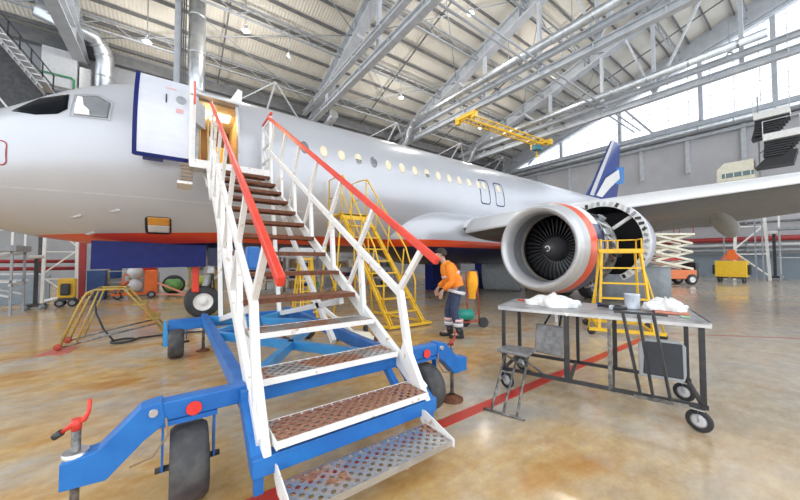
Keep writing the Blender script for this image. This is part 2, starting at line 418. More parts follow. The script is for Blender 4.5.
# ------------------------------------------------------------------ ducts and pipes (things that hang in the hall)
def duct(label, pts, r, m=gsteel, bands=True, cat='duct', name='air_duct', group=None):
    d = MB(); d.tube(pts, r, 18); L = [V(p) for p in pts]
    o = d.build(name, m); tag(o, label, cat, group)
    if bands:
        for a, c in zip(L, L[1:]):
            n = max(1, int((c-a).length/2.2))
            for k in range(n):
                p = a+(c-a)*((k+.5)/n); t = (c-a).normalized()
                bb = MB(); bb.tube([p-t*.05, p+t*.05], r*1.05, 18); bb.build('band', m, o)
    return o
duct('wide shiny metal air duct dropping beside the wall column above the open aircraft door', [(.86, 21.5, 8), (.86, 21.5, 16.9)], .43)
duct('bent metal air duct above the cockpit of the aircraft', [(-3.75, 26.6, 9.5), (-3.75, 26.6, 14.1), (-3.85, 26.5, 14.6), (-4.15, 26.2, 15.2), (-6.5, 25.4, 15.45)], .45)
duct('short metal duct elbow over the fuselage where the nearest twin rails end', [(11.0, 26.9, 10), (11.0, 26.9, 13.3), (11.0, 26.0, 13.9), (11.0, 24.9, 14.2)], .42)
duct('long silver pipe with an S-bend running over the yellow crane', [(18.7, 26.0, 12.4), (18.7, 25.3, 13.1), (18.7, 24.6, 13.4), (18.7, 24.3, 14.3), (18.7, 23.6, 15.0), (18.7, 22.6, 15.15), (18.7, -8, 15.2)], .29, cat='pipe', name='steam_pipe')
duct('long silver pipe with an S-bend between the yellow crane and the gable window', [(28.65, 26.2, 12.5), (28.65, 25.6, 13.3), (28.65, 24.9, 13.6), (28.65, 24.6, 14.4), (28.65, 23.9, 15.0), (28.65, 22.9, 15.15), (28.65, 1.8, 15.2)], .27, cat='pipe', name='steam_pipe')
duct('silver pipe along the sill of the gable window', [(38.4, 26.9, 12.2), (38.4, 26.6, 13.0), (38.4, 25.8, 13.35), (38.4, -8, 13.5)], .2, cat='pipe', name='steam_pipe')
for k, (dx, r) in enumerate(((.28, .04), (.38, .04), (.48, .035))):
    d = MB(); d.tube([(dx-.17, 21.6, 9), (dx-.17, 21.6, 17.0)], r, 8)
    tag(d.build('cable_riser', beamd), 'one of the dark cables rising between the grey column and the metal duct', 'cable', 'cables beside the wall column')
for k, y in enumerate((11.0, 11.5)):
    d = MB(); d.tube([(9, y, 14.75), (38.5, y, 14.75)], .07, 8)
    tag(d.build('conduit', beam), ('lower' if k == 0 else 'upper')+' of the twin grey conduits crossing the long silver pipes', 'conduit', 'twin conduits')
# red and grey service pipes on the walls
for z, r, m, lab in ((3.25, .22, redp, 'thick red pipe along the gable wall above the grey pipes'), (2.75, .14, lgrey, 'upper pale grey pipe along the gable wall under the red pipe'), (2.3, .14, greyp, 'lower grey pipe along the gable wall just above the blue dado'), (4.6, .1, beamd, 'thin dark pipe high along the gable wall over the red pipe')):
    d = MB(); d.tube([(XG-.6, 27, z), (XG-.6, -8, z)], r, 10); o = d.build('wall_pipe', m); tag(o, lab, 'pipe')
    for k in range(9):
        bb = MB(); bb.box((XG-.45, 24-k*4, z), (.7, .08, r*2.4)); bb.build('bracket', greyp, o)
# high-bay lamps
lampm = mat('lamp reflector white', (.9, .9, .88), .3, emit=((1, .96, .9), 3))
LAMPS = [(6.0, 21, 'left of the nearest twin rails over the door'), (3.2, 20, 'farthest left over the open door'), (9.4, 16, 'on the near side of the nearest twin rails'),
         (15, 20.5, 'between the first and second rafters'), (25, 20.5, 'over the yellow crane'), (15, 13, 'high between the first two tie beams'), (25, 12.2, 'over the third silver pipe'),
         (19.58, 13.4, 'on the left end of the second twin rails'), (19.58, 8.9, 'on the middle of the second twin rails'), (19.58, 5.5, 'on the right end of the second twin rails'), (-1.5, 23, 'left of the wall column'), (29.58, 8.5, 'against the gable window'), (29.58, 3.5, 'against the gable window, farthest right')]
lamp0 = None
for x, y, w in LAMPS:
    z = roofz(y)-2.9 if w.find('rails') < 0 and w.find('window') < 0 else 15.1
    lab = 'white high-bay lamp '+w
    if lamp0 is None:
        o = lamp0 = thing('hall_lamp', lab, 'lamp', (x, y, z), 'high-bay lamps')
        d = MB(); d.lathe([(.04, .34), (.09, .32), (.11, .16), (.22, .0), (.20, .0), (.09, .14)], (x, y, z), n=16); d.build('reflector', lgrey, o)
        d = MB(); d.ball((x, y, z+.07), .06, 10, 6); d.build('bulb', lampm, o)
        d = MB(); d.tube([(x, y, z+.32), (x, y, z+2.6)], .025, 6); d.build('hanging_rod', greyp, o)
    else: dup(lamp0, V((x, y, z)), label=lab)
    if 'rails' in w or 'window' in w: continue
    L = bpy.data.lights.new('lamp_light', 'POINT'); L.energy = LAMPW; L.shadow_soft_size = .3; L.color = (1, .95, .88)
    lo = bpy.data.objects.new('lamp_light', L); lo.location = (x, y, z-.25); col.objects.link(lo)
# yellow bridge crane between two tie beams
cr = thing('bridge_crane', 'yellow lattice bridge crane slung between the tie beams under the roof', 'crane', (25, 17.6, 13.2))
YC = 17.8
d = MB()
for dy in (-.3, .3):
    for dz in (0, .5): d.bar((19.6, YC+dy, 13.35+dz), (30, YC+dy-1.0, 13.05+dz), .09, .09)
    for k in range(20):
        t0, t1 = k/20, (k+1)/20
        d.bar((19.6+10.4*t0, YC+dy-t0, 13.35-.3*t0+.5*(k % 2)), (19.6+10.4*t1, YC+dy-t1, 13.35-.3*t1+.5*((k+1) % 2)), .05, .05)
        d.bar((19.6+10.4*t0, YC-.3-t0, 13.35-.3*t0), (19.6+10.4*t0, YC+.3-t0, 13.35-.3*t0), .05, .05)
d.build('lattice_girder', yellow, cr)
for (x, y, z) in ((19.9, YC, 13.70), (29.9, YC-1, 13.3)):
    d = MB(); d.box((x, y, z), (.45, 2.2, .3)); d.box((x, y, (z+13.85)/2), (.2, .3, 13.85-z)); d.box((x, y-.9, z-.25), (.35, .4, .35)); d.box((x, y+.9, z-.25), (.35, .4, .35)); d.build('end_carriage', yellow, cr, bevel=.03)
d = MB(); d.box((28.9, YC-1.1, 12.6), (.9, .6, .5)); d.build('hoist_motor', mat('blue grey motor', (.05, .22, .28), .5), cr, bevel=.04)
d = MB(); d.tube([(28.9, YC-1.1, 12.4), (28.9, YC-1.1, 11.9)], .05, 8); d.ball((28.9, YC-1.1, 11.8), .15, 8, 6); d.build('hook_block', yellow, cr)

# ================================================================== AIRCRAFT
NX, CY = -4.29, 9.92                       # nose station and centreline
A0 = V((NX, CY, 0))
air = thing('airliner', 'silver jet airliner with red stripe, dark blue belly and its front door open', 'airplane', A0)
def P(s, lat, z): return V((NX+s, CY-lat, z))
PROF = [(0, .02, 3.27, 3.23), (.08, .36, 3.58, 2.92), (.3, .72, 3.86, 2.63), (.7, 1.08, 4.12, 2.38), (1.2, 1.36, 4.36, 2.18), (1.7, 1.55, 4.62, 2.05), (2.2, 1.69, 5.0, 1.95), (2.8, 1.81, 5.38, 1.87),
        (3.5, 1.90, 5.66, 1.81), (4.2, 1.95, 5.81, 1.78), (5, 1.97, 5.89, 1.76), (6, 1.975, 5.9, 1.76), (8, 1.975, 5.9, 1.76), (24, 1.975, 5.9, 1.76), (26.5, 1.95, 5.9, 1.9), (29, 1.72, 5.9, 2.4), (31.5, 1.35, 5.85, 3.1), (34, .85, 5.7, 3.95), (36.3, .38, 5.45, 4.7), (37.5, .1, 5.2, 4.95)]
def interp(s):
    s = max(0, min(37.5, s))
    for a, b_ in zip(PROF, PROF[1:]):
        if s <= b_[0]:
            i = PROF.index(a); h = b_[0]-a[0]; t = (s-a[0])/h; out = []
            pm = PROF[max(0, i-1)]; pn = PROF[min(len(PROF)-1, i+2)]
            for k in (1, 2, 3):
                d = (b_[k]-a[k])/h
                d0 = (a[k]-pm[k])/(a[0]-pm[0]) if i > 0 else d*1.6
                d1 = (pn[k]-b_[k])/(pn[0]-b_[0]) if i+2 < len(PROF) else d
                m0 = 0 if d*d0 <= 0 else 2*d*d0/(d+d0); m1 = 0 if d*d1 <= 0 else 2*d*d1/(d+d1)
                out.append(a[k]*(2*t**3-3*t*t+1)+h*m0*(t**3-2*t*t+t)+b_[k]*(-2*t**3+3*t*t)+h*m1*(t**3-t*t))
            w, zt, zb = out; f = min(1, s/5.); zc = zb+(zt-zb)*(.5)
            return w, zt, zb, zc
    return .02, 5.1, 5.0, 5.05
def lat_at(s, z):
    w, zt, zb, zc = interp(s)
    u = (z-zc)/((zt-zc) if z > zc else (zc-zb)); return w*sqrt(max(0, 1-u*u))
def surf(s, z, off=0.):
    l = lat_at(s, z); e = .02
    ds = (lat_at(s+e, z)-lat_at(s-e, z))/(2*e); dz = (lat_at(s, z+e)-lat_at(s, z-e))/(2*e)
    n = V((-ds, 1, -dz)).normalized(); return P(s+n.x*off, l+n.y*off, z+n.z*off)
D0, D1, DZ0, DZ1 = 4.65, 5.46, 3.42, 5.27
ST = sorted(set([0, .03, .08, .16, .3, .5, .7, .95, 1.2, 1.45, 1.7, 1.95, 2.2, 2.5, 2.8, 3.15, 3.5, 3.85, 4.2, D0, 4.92, 5.19, D1, 6, 7, 8, 9, 10, 12, 14, 16, 18, 20, 22, 24, 25.2, 26.5, 27.8, 29, 30.2, 31.5, 32.8, 34, 35.2, 36.3, 37, 37.5]))
angs = [2*pi*k/64-pi/2 for k in range(65)]
us, ul = math.asin((DZ1-3.83)/2.07), math.asin((DZ0-3.83)/2.07)
near = lambda t: min(range(65), key=lambda k: abs(angs[k]-t))
ku, kl = near(us), near(ul); angs[ku] = us; angs[kl] = ul
def fpt(i, j):
    w, zt, zb, zc = interp(ST[i]); th = angs[j]
    sn = sin(th); return P(ST[i], w*cos(th), zc+(zt-zc if sn > 0 else zc-zb)*sn)
m = MB(); m.grid(fpt, len(ST)-1, 64, True, lambda i, j: D0-1e-4 <= ST[i] < D1-1e-4 and kl <= j < ku)
fus = m.build('fuselage', silver, air)
def patch(poly, off, rings=5, seg=5):
    cs = sum(p[0] for p in poly)/len(poly); cz = sum(p[1] for p in poly)/len(poly); edge = []
    for i, p in enumerate(poly):
        q = poly[(i+1) % len(poly)]
        edge += [(p[0]+(q[0]-p[0])*t/seg, p[1]+(q[1]-p[1])*t/seg) for t in range(seg)]
    n = len(edge); m = MB()
    vs = [surf(cs, cz, off)]+[surf(cs+(e[0]-cs)*r/rings, cz+(e[1]-cz)*r/rings, off) for r in range(1, rings+1) for e in edge]
    fs = [(0, 1+i, 1+(i+1) % n) for i in range(n)]
    for r in range(rings-1):
        fs += [(1+r*n+i, 1+(r+1)*n+i, 1+(r+1)*n+(i+1) % n, 1+r*n+(i+1) % n) for i in range(n)]
    vs += [surf(e[0], e[1], off-.03) for e in edge]; o = len(vs)-n; r0 = 1+(rings-1)*n
    fs += [(r0+i, o+i, o+(i+1) % n, r0+(i+1) % n) for i in range(n)]
    return m.add(vs, fs, True)
def rrect(cs, cz, w, h, r, n=4):
    out = []
    for sx, sz, a in ((1, 1, 0), (-1, 1, pi/2), (-1, -1, pi), (1, -1, 3*pi/2)):
        for k in range(n+1):
            t = a+pi/2*k/n; out.append((cs+sx*(w/2-r)+r*cos(t), cz+sz*(h/2-r)+r*sin(t)))
    return out
def outline(poly, w, off, seg=4):
    cs = sum(p[0] for p in poly)/len(poly); cz = sum(p[1] for p in poly)/len(poly); e = []
    for i, p in enumerate(poly):
        q = poly[(i+1) % len(poly)]; e += [(p[0]+(q[0]-p[0])*t/seg, p[1]+(q[1]-p[1])*t/seg) for t in range(seg)]
    n = len(e); inn = []
    for a in e:
        d = V((cs-a[0], cz-a[1])); d = d.normalized()*w; inn.append((a[0]+d.x, a[1]+d.y))
    m = MB(); return m.add([surf(*a, off) for a in e]+[surf(*a, off) for a in inn], [(i, (i+1) % n, n+(i+1) % n, n+i) for i in range(n)], True)
# flight deck glazing
w1 = [(1.86, 4.20), (2.16, 4.58), (2.58, 4.72), (2.62, 4.34), (2.50, 4.20), (2.2, 4.14)]
w2 = [(2.72, 4.22), (2.70, 4.70), (3.02, 4.74), (3.22, 4.60), (3.20, 4.24)]
o = patch(w1, .012).build('cockpit_window', glass, fus); o['label'] = 'front cockpit window, dark glass'
o = patch(w2, .012).build('cockpit_window', wglass, fus); o['label'] = 'side cockpit window, clear grey glass'
m = MB(); o = patch([(2.73, 4.24), (2.72, 4.68), (2.80, 4.66), (2.84, 4.46), (2.93, 4.36), (2.95, 4.24)], .02).build('cockpit_paper', cloth, fus); o['label'] = 'white paper inside the side cockpit window'
outline([(2.67, 4.18), (2.66, 4.76), (3.04, 4.79), (3.27, 4.63), (3.25, 4.20)], .014, .006).build('window_frame', greyp, fus)
# cabin windows
WS = [7.02+.533*k for k in range(14)]
for k, s in enumerate(WS):
    pal = shade if k not in (0, 4) else wglass
    o = patch([(s+.115*cos(2*pi*t/16), 4.47+.175*sin(2*pi*t/16)) for t in range(16)], .008, 3, 1).build('cabin_window', pal, fus)
    if k in (0, 4): o['label'] = 'cabin window with its shade up, grey glass'
    elif k in (3, 8):
        q = patch([(s-.1, 4.45), (s+.1, 4.45), (s+.07, 4.33), (s-.07, 4.33)], .012, 2, 2).build('cabin_window', wglass, fus); q['label'] = 'grey lower half of a half-shaded window'
for s in (14.28, 15.22):
    o = outline(rrect(s, 4.22, .60, 1.02, .14), .045, .006).build('exit_outline', navyp, fus); o['label'] = 'dark blue outline of an overwing exit'
    o = patch([(s+.11*cos(2*pi*t/16), 4.47+.17*sin(2*pi*t/16)) for t in range(16)], .008, 3, 1).build('cabin_window', shade, fus)
outline(rrect(1.75, 3.35, .34, .44, .08), .022, .004).build('port_outline', redp, fus)
# skin lap seam and hull hatch
seam = MB(); ss = [1.1+.2*k for k in range(40)]
seam.add([surf(s, 2.80, .004) for s in ss]+[surf(s, 2.775, .004) for s in ss], [(i, i+1, 40+i+1, 40+i) for i in range(39)], True); seam.build('lap_seam', lgrey, fus)
hp = rrect(4.0, 2.26, .46, .34, .06)
o = patch(hp, .01).build('service_hatch', blackp, fus); o['label'] = 'open service hatch, dark rim'
patch([(3.82, 2.27), (3.82, 2.42), (4.2, 2.42), (4.2, 2.27)], .018).build('hatch_opening', mat('hatch orange', (.72, .32, .05), .5), o)
patch([(3.82, 2.13), (3.82, 2.27), (4.2, 2.27), (4.2, 2.13)], .018).build('hatch_opening', lgrey, o)
for (s, z) in ((2.72, 2.36), (3.3, 2.5), (2.85, 2.06)):
    patch([(s-.08, z-.02), (s+.06, z+.035), (s+.1, z+.01), (s, z-.03)], .012, 2, 2).build('skin_scuff', lgrey, fus)
# open forward door
def dpt(x, z, off): 
    l = lat_at(5, z); dz = (lat_at(5, z+.02)-lat_at(5, z-.02))/.04; n = V((1, -dz)).normalized()
    return V((x, CY-(l+.60+n.x*off), z+n.y*off))
X0, X1 = -.62, .22; dz0, dz1 = 3.46, 5.08
def slab(x0, x1, z0, z1, o0, o1, n=12):
    m = MB(); zs = [z0+(z1-z0)*k/n for k in range(n+1)]
    for off in (o1, o0): m.grid(lambda i, j, off=off: dpt((x0, x1)[i], zs[j], off), 1, n, False)
    for x in (x0, x1): m.grid(lambda i, j, x=x: dpt(x, zs[j], (o0, o1)[i]), 1, n, False)
    for z in (z0, z1): m.grid(lambda i, j, z=z: dpt((x0, x1)[i], z, (o0, o1)[j]), 1, 1, False)
    return m
door = slab(X0+.02, X1-.02, dz0+.02, dz1-.02, -.06, .075).build('passenger_door', silverp, air); door['label'] = 'pale silver open passenger door with blue rim'
for (a, b_, c, d) in ((X0-.03, X0+.035, dz0-.03, dz1+.0), (X1-.02, X1+.015, dz0, dz1), (X0, X1, dz0-.04, dz0+.025)):
    slab(a, b_, c, d, -.10, .082).build('door_rim', navyp, door)
ow = MB(); c = (.06, 4.62); ow.add([dpt(c[0], c[1], .085)]+[dpt(c[0]+.085*cos(2*pi*t/16), c[1]+.09*sin(2*pi*t/16), .085) for t in range(16)]+[dpt(c[0]+.085*cos(2*pi*t/16), c[1]+.09*sin(2*pi*t/16), .06) for t in range(16)], [(0, 1+t, 1+(t+1) % 16) for t in range(16)]+[(1+t, 17+t, 17+(t+1) % 16, 1+(t+1) % 16) for t in range(16)])
ow.build('door_window', greyp, door)
slab(-.185, -.165, 4.50, 4.68, .07, .09, 2).build('door_handle', dsteel, door)
slab(-.18, -.02, 4.83, 4.86, .07, .08, 2).build('door_placard', mat('pink placard', (.75, .45, .45), .5), door)
slab(-.02, .10, 4.33, 4.42, .07, .08, 2).build('door_placard', mat('pink placard', (.75, .45, .45), .5), door)
slab(-.5, -.2, dz0-.10, dz0-.03, -.08, .05, 2).build('door_sill_strip', navy, door)
m = MB(); m.bar((.45, CY-1.95, 4.6), (.15, CY-2.45, 4.6), .12, .5); m.build('door_hinge', lgrey, air)
# entry vestibule behind the doorway
vb = MB()
x0, x1, y0, y1 = NX+D0-.35, NX+D1+.12, CY-1.25, CY+.6
vb.box(((x0+x1)/2, (y0+y1)/2-.3, DZ0-.03), (x1-x0, y1-y0+.6, .06)); vb.build('cabin_floor', mat('cabin carpet', (.20, .13, .08), .8), air)
wallv = mat('warm cabin lining', (.62, .45, .25), .5)
vb = MB(); vb.box((x0, (y0+y1)/2, 4.35), (.05, y1-y0, 1.9)); vb.build('cabin_wall', wallv, air)
vb = MB(); vb.box((x1, (y0+y1)/2, 4.35), (.05, y1-y0, 1.9)); vb.build('cabin_wall', wallv, air)
vb = MB(); vb.box(((x0+x1)/2, y1, 4.35), (x1-x0, .05, 1.9)); vb.build('cabin_wall', mat('galley brown', (.16, .09, .04), .5), air)
vb = MB(); vb.box(((x0+x1)/2, (y0+y1)/2, 5.3), (x1-x0, y1-y0, .05)); vb.build('cabin_ceiling', cream, air)
vb = MB(); vb.box(((x0+x1)/2, y0+.7, 5.26), (x1-x0-.3, .45, .03)); vb.build('cabin_light', mat('warm light panel', (1, .85, .6), .4, emit=((1, .78, .45), 5)), air)
for xx, zz, w_, h_, mm in ((x0+.35, 4.0, .4, 1.0, orange), (x1-.3, 4.5, .36, .5, yellow), (x1-.32, 3.8, .36, .7, wallv)):
    vb = MB(); vb.box((xx, y1-.15, zz), (w_, .25, h_)); vb.build('galley_cabinet', mm, air, bevel=.02)
for xx in (NX+D0+.06, NX+D0+.22):
    vb = MB(); vb.tube([(xx, CY-1.7, 3.5), (xx, CY-1.55, 4.85)], .022, 8); vb.build('grab_rail', mat('yellow grab rail', (.8, .6, .25), .4), air)
fr = MB(); fr.bar((NX+D0-.05, CY-1.50, DZ1+.02), (NX+D1+.05, CY-1.50, DZ1+.02), .22, .05); fr.build('door_lintel', lgrey, air)
fj = MB()
for xx in (NX+D0, NX+D1):
    zs = [DZ0+(DZ1-DZ0)*k/10 for k in range(11)]
    for a, b_ in zip(zs, zs[1:]): fj.bar((xx, CY-lat_at(5, a)-.005, a), (xx, CY-lat_at(5, b_)-.005, b_), .05, .14)
fj.build('door_frame', lgrey, air)
m = MB(); m.prism([P(5.35, 1.15, 5.52), P(5.62, 1.15, 5.48), P(5.66, 1.0, 5.92), P(5.56, 1.0, 5.95)], (0, .04, 0)); m.build('antenna', white, air)
# wing to body fairing
def fair(i, j):
    s = 9.95+.35*i if i < 8 else 12.4+(i-7)*1.0
    g = sqrt(max(0, 1-((12.2-s)/2.3)**2)) if s < 12.2 else (1 if s < 19 else max(0, 1-((s-19)/3.9)**2)**.5)
    hw, hz = 2.19*(.35+.65*g), 1.10*g+.001
    th = -pi/2+pi*j/20; c, sn = cos(th), sin(th)
    return P(s, hw*math.copysign(abs(c)**.62, c), 2.42+hz*math.copysign(abs(sn)**.7, sn))
m = MB(); m.grid(fair, 17, 20); fo = m.build('wing_fairing', silver, air); fo['label'] = 'rounded wing root fairing, silver over red over dark blue'
# wings
def airfoil(n=14):
    xs = [(1-cos(pi*k/n))/2 for k in range(n+1)]
    yt = [5*.12*(.2969*sqrt(x)-.126*x-.3516*x*x+.2843*x**3-.1036*x**4) for x in xs]
    return list(zip(xs, yt))
AF = airfoil()
WST = [(1.6, 12.55, 7.2, 2.62, 1.12), (2.4, 12.80, 6.8, 2.68, 1.15), (4.0, 13.65, 5.9, 2.90, 1.12), (6.0, 14.75, 5.0, 3.12, 1.15), (9.0, 16.30, 4.3, 3.40, 1.15), (13, 18.40, 3.2, 3.85, 1.0), (16.6, 20.3, 1.9, 4.3, .9)]
def wing(sg, part):
    m = MB(); rows = []
    for lat, le, c, z, tk in WST:
        if part == 'upper': r = [(x*c, t*c*tk+.10*tk*c*x*(1-x)) for x, t in AF]
        elif part == 'lower': r = [(x*c, -t*c*tk*.85) for x, t in AF]
        rows.append([P(le+a, sg*lat, z-.02*a-.28*max(0, a-.72*c)+b_) for a, b_ in r])
    m.grid(lambda i, j: rows[i][j], len(rows)-1, len(AF)-1)
    if part == 'upper':
        r = rows[-1]; l, le, c, z, tk = WST[-1]
        lo = [P(le+x*c, sg*l, z-.02*x*c-t*c*tk*.85) for x, t in AF]; k = len(r)
        m.add(r+lo, [(i, i+1, k+i+1, k+i) for i in range(k-1)])
    return m
def slat(sg):
    m = MB(); rows = []
    SEC = [(.13, .098), (.07, .085), (.02, .055), (-.025, .005), (-.05, -.045), (-.06, -.075), (-.045, -.075), (-.01, -.03), (.03, .02), (.08, .05), (.13, .075)]
    for lat, le, c, z, tk in WST[1:]:
        k = 3.5-.25*(lat-2.4) if lat < 9.5 else 1.72-.08*(lat-9)
        rows.append([P(le+a*k, sg*lat, z+b_*k*1.0+.02) for a, b_ in SEC])
    n = len(SEC); m.grid(lambda i, j: rows[i][j % n], len(rows)-1, n)
    for r in (rows[0], rows[-1]): m.add(r, [tuple(range(n))])
    return m
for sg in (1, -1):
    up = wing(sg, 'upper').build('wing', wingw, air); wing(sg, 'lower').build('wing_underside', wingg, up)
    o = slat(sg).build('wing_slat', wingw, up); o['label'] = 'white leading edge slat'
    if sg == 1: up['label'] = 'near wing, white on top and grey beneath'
wing1 = [o for o in kids(air) if o.name == 'wing'][0]
for lat, s0, z0, L in ((7.72, 18.0, 3.55, 4.4), (12.2, 20.6, 4.0, 2.2)):
    m = MB(); ax = V((cos(radians(15)), 0, -sin(radians(15)))); prof = [(max(.004, .36*sqrt(max(0, 1-(2*t/14-1)**2))**1.0), L*t/14) for t in range(15)]
    m.lathe(prof, P(s0, lat, z0+.05), ax, 14); o = m.build('flap_fairing', fairg, wing1); o['label'] = 'grey drooping canoe-shaped flap fairing'
m = MB(); m.prism([P(17.1, 7.55, 2.98), P(17.32, 7.75, 2.98), P(17.2, 7.65, 3.22)], (.02, .05, 0)); m.build('wing_notch', blackp, wing1)
m = MB(); m.bar(P(16.3, 5.0, 2.62), P(17.9, 5.9, 2.60), .3, .12); m.build('flap_hinge', blackp, wing1)
# fin, rudder, tailplane
def finrow(s, c, z, th): return [P(s+x*c, t*c*th, z) for x, t in AF]+[P(s+x*c, -t*c*th, z) for x, t in AF[::-1]]
m = MB(); rows = [finrow(27.2, 5.6, 5.6, .9), finrow(29.1, 4.45, 7.5, .9), finrow(32.1, 2.0, 10.9, .9), finrow(32.4, 1.7, 11.06, .6)]
m.grid(lambda i, j: rows[i][j], 3, len(rows[0])-1); m.add(rows[-1], [tuple(range(len(rows[-1])))])
fin = m.build('tail_fin', mat('fin blue paint', (.03, .06, .26), .3, c2=(.035, .075, .30)), air)
def fl_(s, z, side=1): return P(s, side*.28, z)
for sd in (1,):
    m = MB(); m.prism([P(28.6, .30, 6.1), P(30.2, .34, 7.6), P(32.8, .3, 8.7), P(33.0, .3, 8.0), P(31.0, .34, 7.0), P(29.6, .30, 6.1)], (0, .02, 0)); m.build('fin_stripe', white, fin)
    m = MB(); m.prism([P(27.7, .26, 6.05), P(28.2, .30, 6.05), P(32.55, .15, 11.0), P(32.2, .13, 11.0)], (0, .03, 0)); m.build('fin_stripe', lgrey, fin)
m = MB(); m.prism([P(32.7, .08, 7.5), P(33.3, .45, 7.6), P(33.5, .45, 9.0), P(32.9, .08, 8.9)], (0, .1, 0)); m.build('rudder', mat('rudder blue', (.03, .20, .55), .3), fin)
for sg in (1, -1):
    m = MB(); rows2 = [[P(s+x*c, sg*lat, z+q*t*c) for x, t in (AF if q > 0 else AF[::-1]) ] for lat, s, c, z in ((.6, 31.4, 3.8, 5.0), (6.2, 34.9, 1.6, 5.55)) for q in (1,)]
    rows3 = [r+[P(s+x*c, sg*lat, z-t*c) for x, t in AF[::-1]] for r, (lat, s, c, z) in zip(rows2, ((.6, 31.4, 3.8, 5.0), (6.2, 34.9, 1.6, 5.55)))]
    m.grid(lambda i, j: rows3[i][j], 1, len(rows3[0])-1); m.add(rows3[1], [tuple(range(len(rows3[1])))]); m.build('tailplane', wingw, air)
# engines
def engine(lat, full):
    c = P(11.50, lat-.06, 1.81); ax = (1, 0, 0)
    m = MB(); m.lathe([(1.055, .10), (1.09, .16), (1.13, .34), (1.165, .6), (1.18, .85), (1.18, .94), (1.13, .94), (1.0, .9)], c, ax, 48)
    # the paint bands need the lip as object origin
    cow = m.build('engine_cowl', cowlm, org=(c.x, c.y, 0)); cow.parent = air; cow.location = V((c.x, c.y, 0))-A0; ORG[cow.name] = V((c.x, c.y, 0))
    cow['label'] = 'near engine intake cowl with red and navy bands' if full else 'far engine cowl'
    m = MB(); m.lathe([(.855, .34), (.86, .2), (.895, .08), (.95, .012), (.99, 0), (1.03, .022), (1.058, .085), (1.075, .13)], c, ax, 64); m.build('intake_lip', lip, cow)
    m = MB(); m.lathe([(.858, .33), (.862, .5), (.868, .72)], c, ax, 48); m.build('intake_liner', duct_in, cow)
    m = MB(); m.lathe([(.866, .72), (.862, .745), (.862, .86), (.87, .88)], c, ax, 48); m.build('fan_track_liner', tan, cow)
    m = MB(); m.lathe([(.87, .88), (.87, 1.25), (.2, 1.3)], c, ax, 40); m.build('fan_duct', blackp, cow)
    if not full:
        m = MB(); m.lathe([(1.18, 1.16), (1.16, 2.2), (1.0, 3.3), (.8, 3.9), (.4, 3.9)], c, ax, 36); m.build('aft_cowl', navy, cow)
        m = MB(); m.lathe([(.005, .62), (.2, .8), (.3, 1.0)], c, ax, 20); m.build('spinner', spin, cow)
        m = MB(); m.prism([c+V((.6, -.15, 1.0)), c+V((5, -.15, 1.2)), c+V((3.5, -.15, .7))], (0, .3, 0)); m.build('pylon', wingw, air)
        return
    m = MB(); m.lathe([(.004, .50), (.06, .53), (.16, .62), (.26, .77), (.325, .93), (.335, 1.02)], c, ax, 28); sp_ = m.build('spinner', spin, cow)
    m = MB(); pts = []
    for k in range(22):
        a = k/21*1.55*pi; r = .03+.055*k/21
        pts.append(c+V((.50+r*.55-.012, r*cos(a), r*sin(a))))
    m.tube(pts, .013, 6); m.build('spiral_mark', white, sp_)
    bl = None
    for k in range(36):
        a = 2*pi*k/36
        if bl is None:
            m = MB(); R = [.27+.59*t/6 for t in range(7)]
            def bp(i, j):
                r = R[i]; tw = radians(24+32*(i/6)); ch = .17+.06*sin(pi*i/6); u = (j/4-.5)*ch
                return c+V((1.0+u*cos(tw), u*sin(tw)+.03*(1-(2*j/4-1)**2), r))
            m.grid(bp, 6, 4); bl = m.build('fan_blade', fanm, cow, solid=.012)
            # blade mesh turns about the engine axis at height 1.8 above the cowl origin
        else:
            q = bl.copy(); col.objects.link(q); q.parent = cow
            q.matrix_local = Matrix.Translation((0, 0, 1.8)) @ Matrix.Rotation(a, 4, 'X') @ Matrix.Translation((0, 0, -1.8))
    # fan case and bare core behind the intake
    m = MB(); m.lathe([(1.02, .92), (1.02, 1.16), (1.02, 1.4), (1.06, 1.42), (1.06, 1.5), (1.0, 1.52), (1.0, 2.0), (1.05, 2.02), (1.05, 2.1), (.96, 2.1), (.93, 1.2)], c, ax, 40); fc = m.build('fan_case', core, cow)
    m = MB(); m.lathe([(.9, 2.05), (.62, 2.1), (.58, 2.6), (.50, 2.9), (.46, 3.3), (.58, 3.5), (.6, 3.9), (.45, 4.3)], c, ax, 28); m.build('engine_core', core, cow)
    m = MB(); m.lathe([(.34, 4.2), (.25, 4.6), (.05, 5.1), (.003, 5.15)], c, ax, 20); m.build('exhaust_plug', dsteel, cow)
    for k in range(16):
        a = radians(-80+k*22); m = MB(); r = 1.045; rr = random.Random(k); dx = rr.uniform(0, .3)
        m.tube([c+V((1.25+dx, r*cos(a), r*sin(a))), c+V((1.6+dx, (r+.05)*cos(a+.2), (r+.05)*sin(a+.2))), c+V((2.15, .95*cos(a+.35), .95*sin(a+.35))), c+V((2.7+dx, .64*cos(a+.2), .64*sin(a+.2)))], rr.choice((.018, .03, .024)), 7)
        m.build('engine_pipe', rr.choice((steel, core, dsteel, lgrey, rust)), cow)
    for k in range(9):
        a = radians(20+k*28); m = MB(); rr = random.Random(50+k); m.box(c+V((1.35+.6*rr.random(), 1.06*cos(a), 1.06*sin(a))), (.22+.2*rr.random(), .16, .16), Matrix.Rotation(a, 3, 'X')); m.build('gearbox_unit', rr.choice((core, steel, greyp, dsteel)), cow, bevel=.015)
    m = MB(); m.prism([c+V((1.2, -.16, 1.05)), c+V((3.0, -.16, 1.28)), c+V((5.5, -.16, 1.2)), c+V((4.6, -.16, .65)), c+V((2.2, -.16, .80))], (0, .32, 0)); m.build('pylon', wingw, air)
    # opened reverser half, swung outboard
    h = c+V((2.25, -.55, .17)); a0, a1 = radians(-100), radians(100)
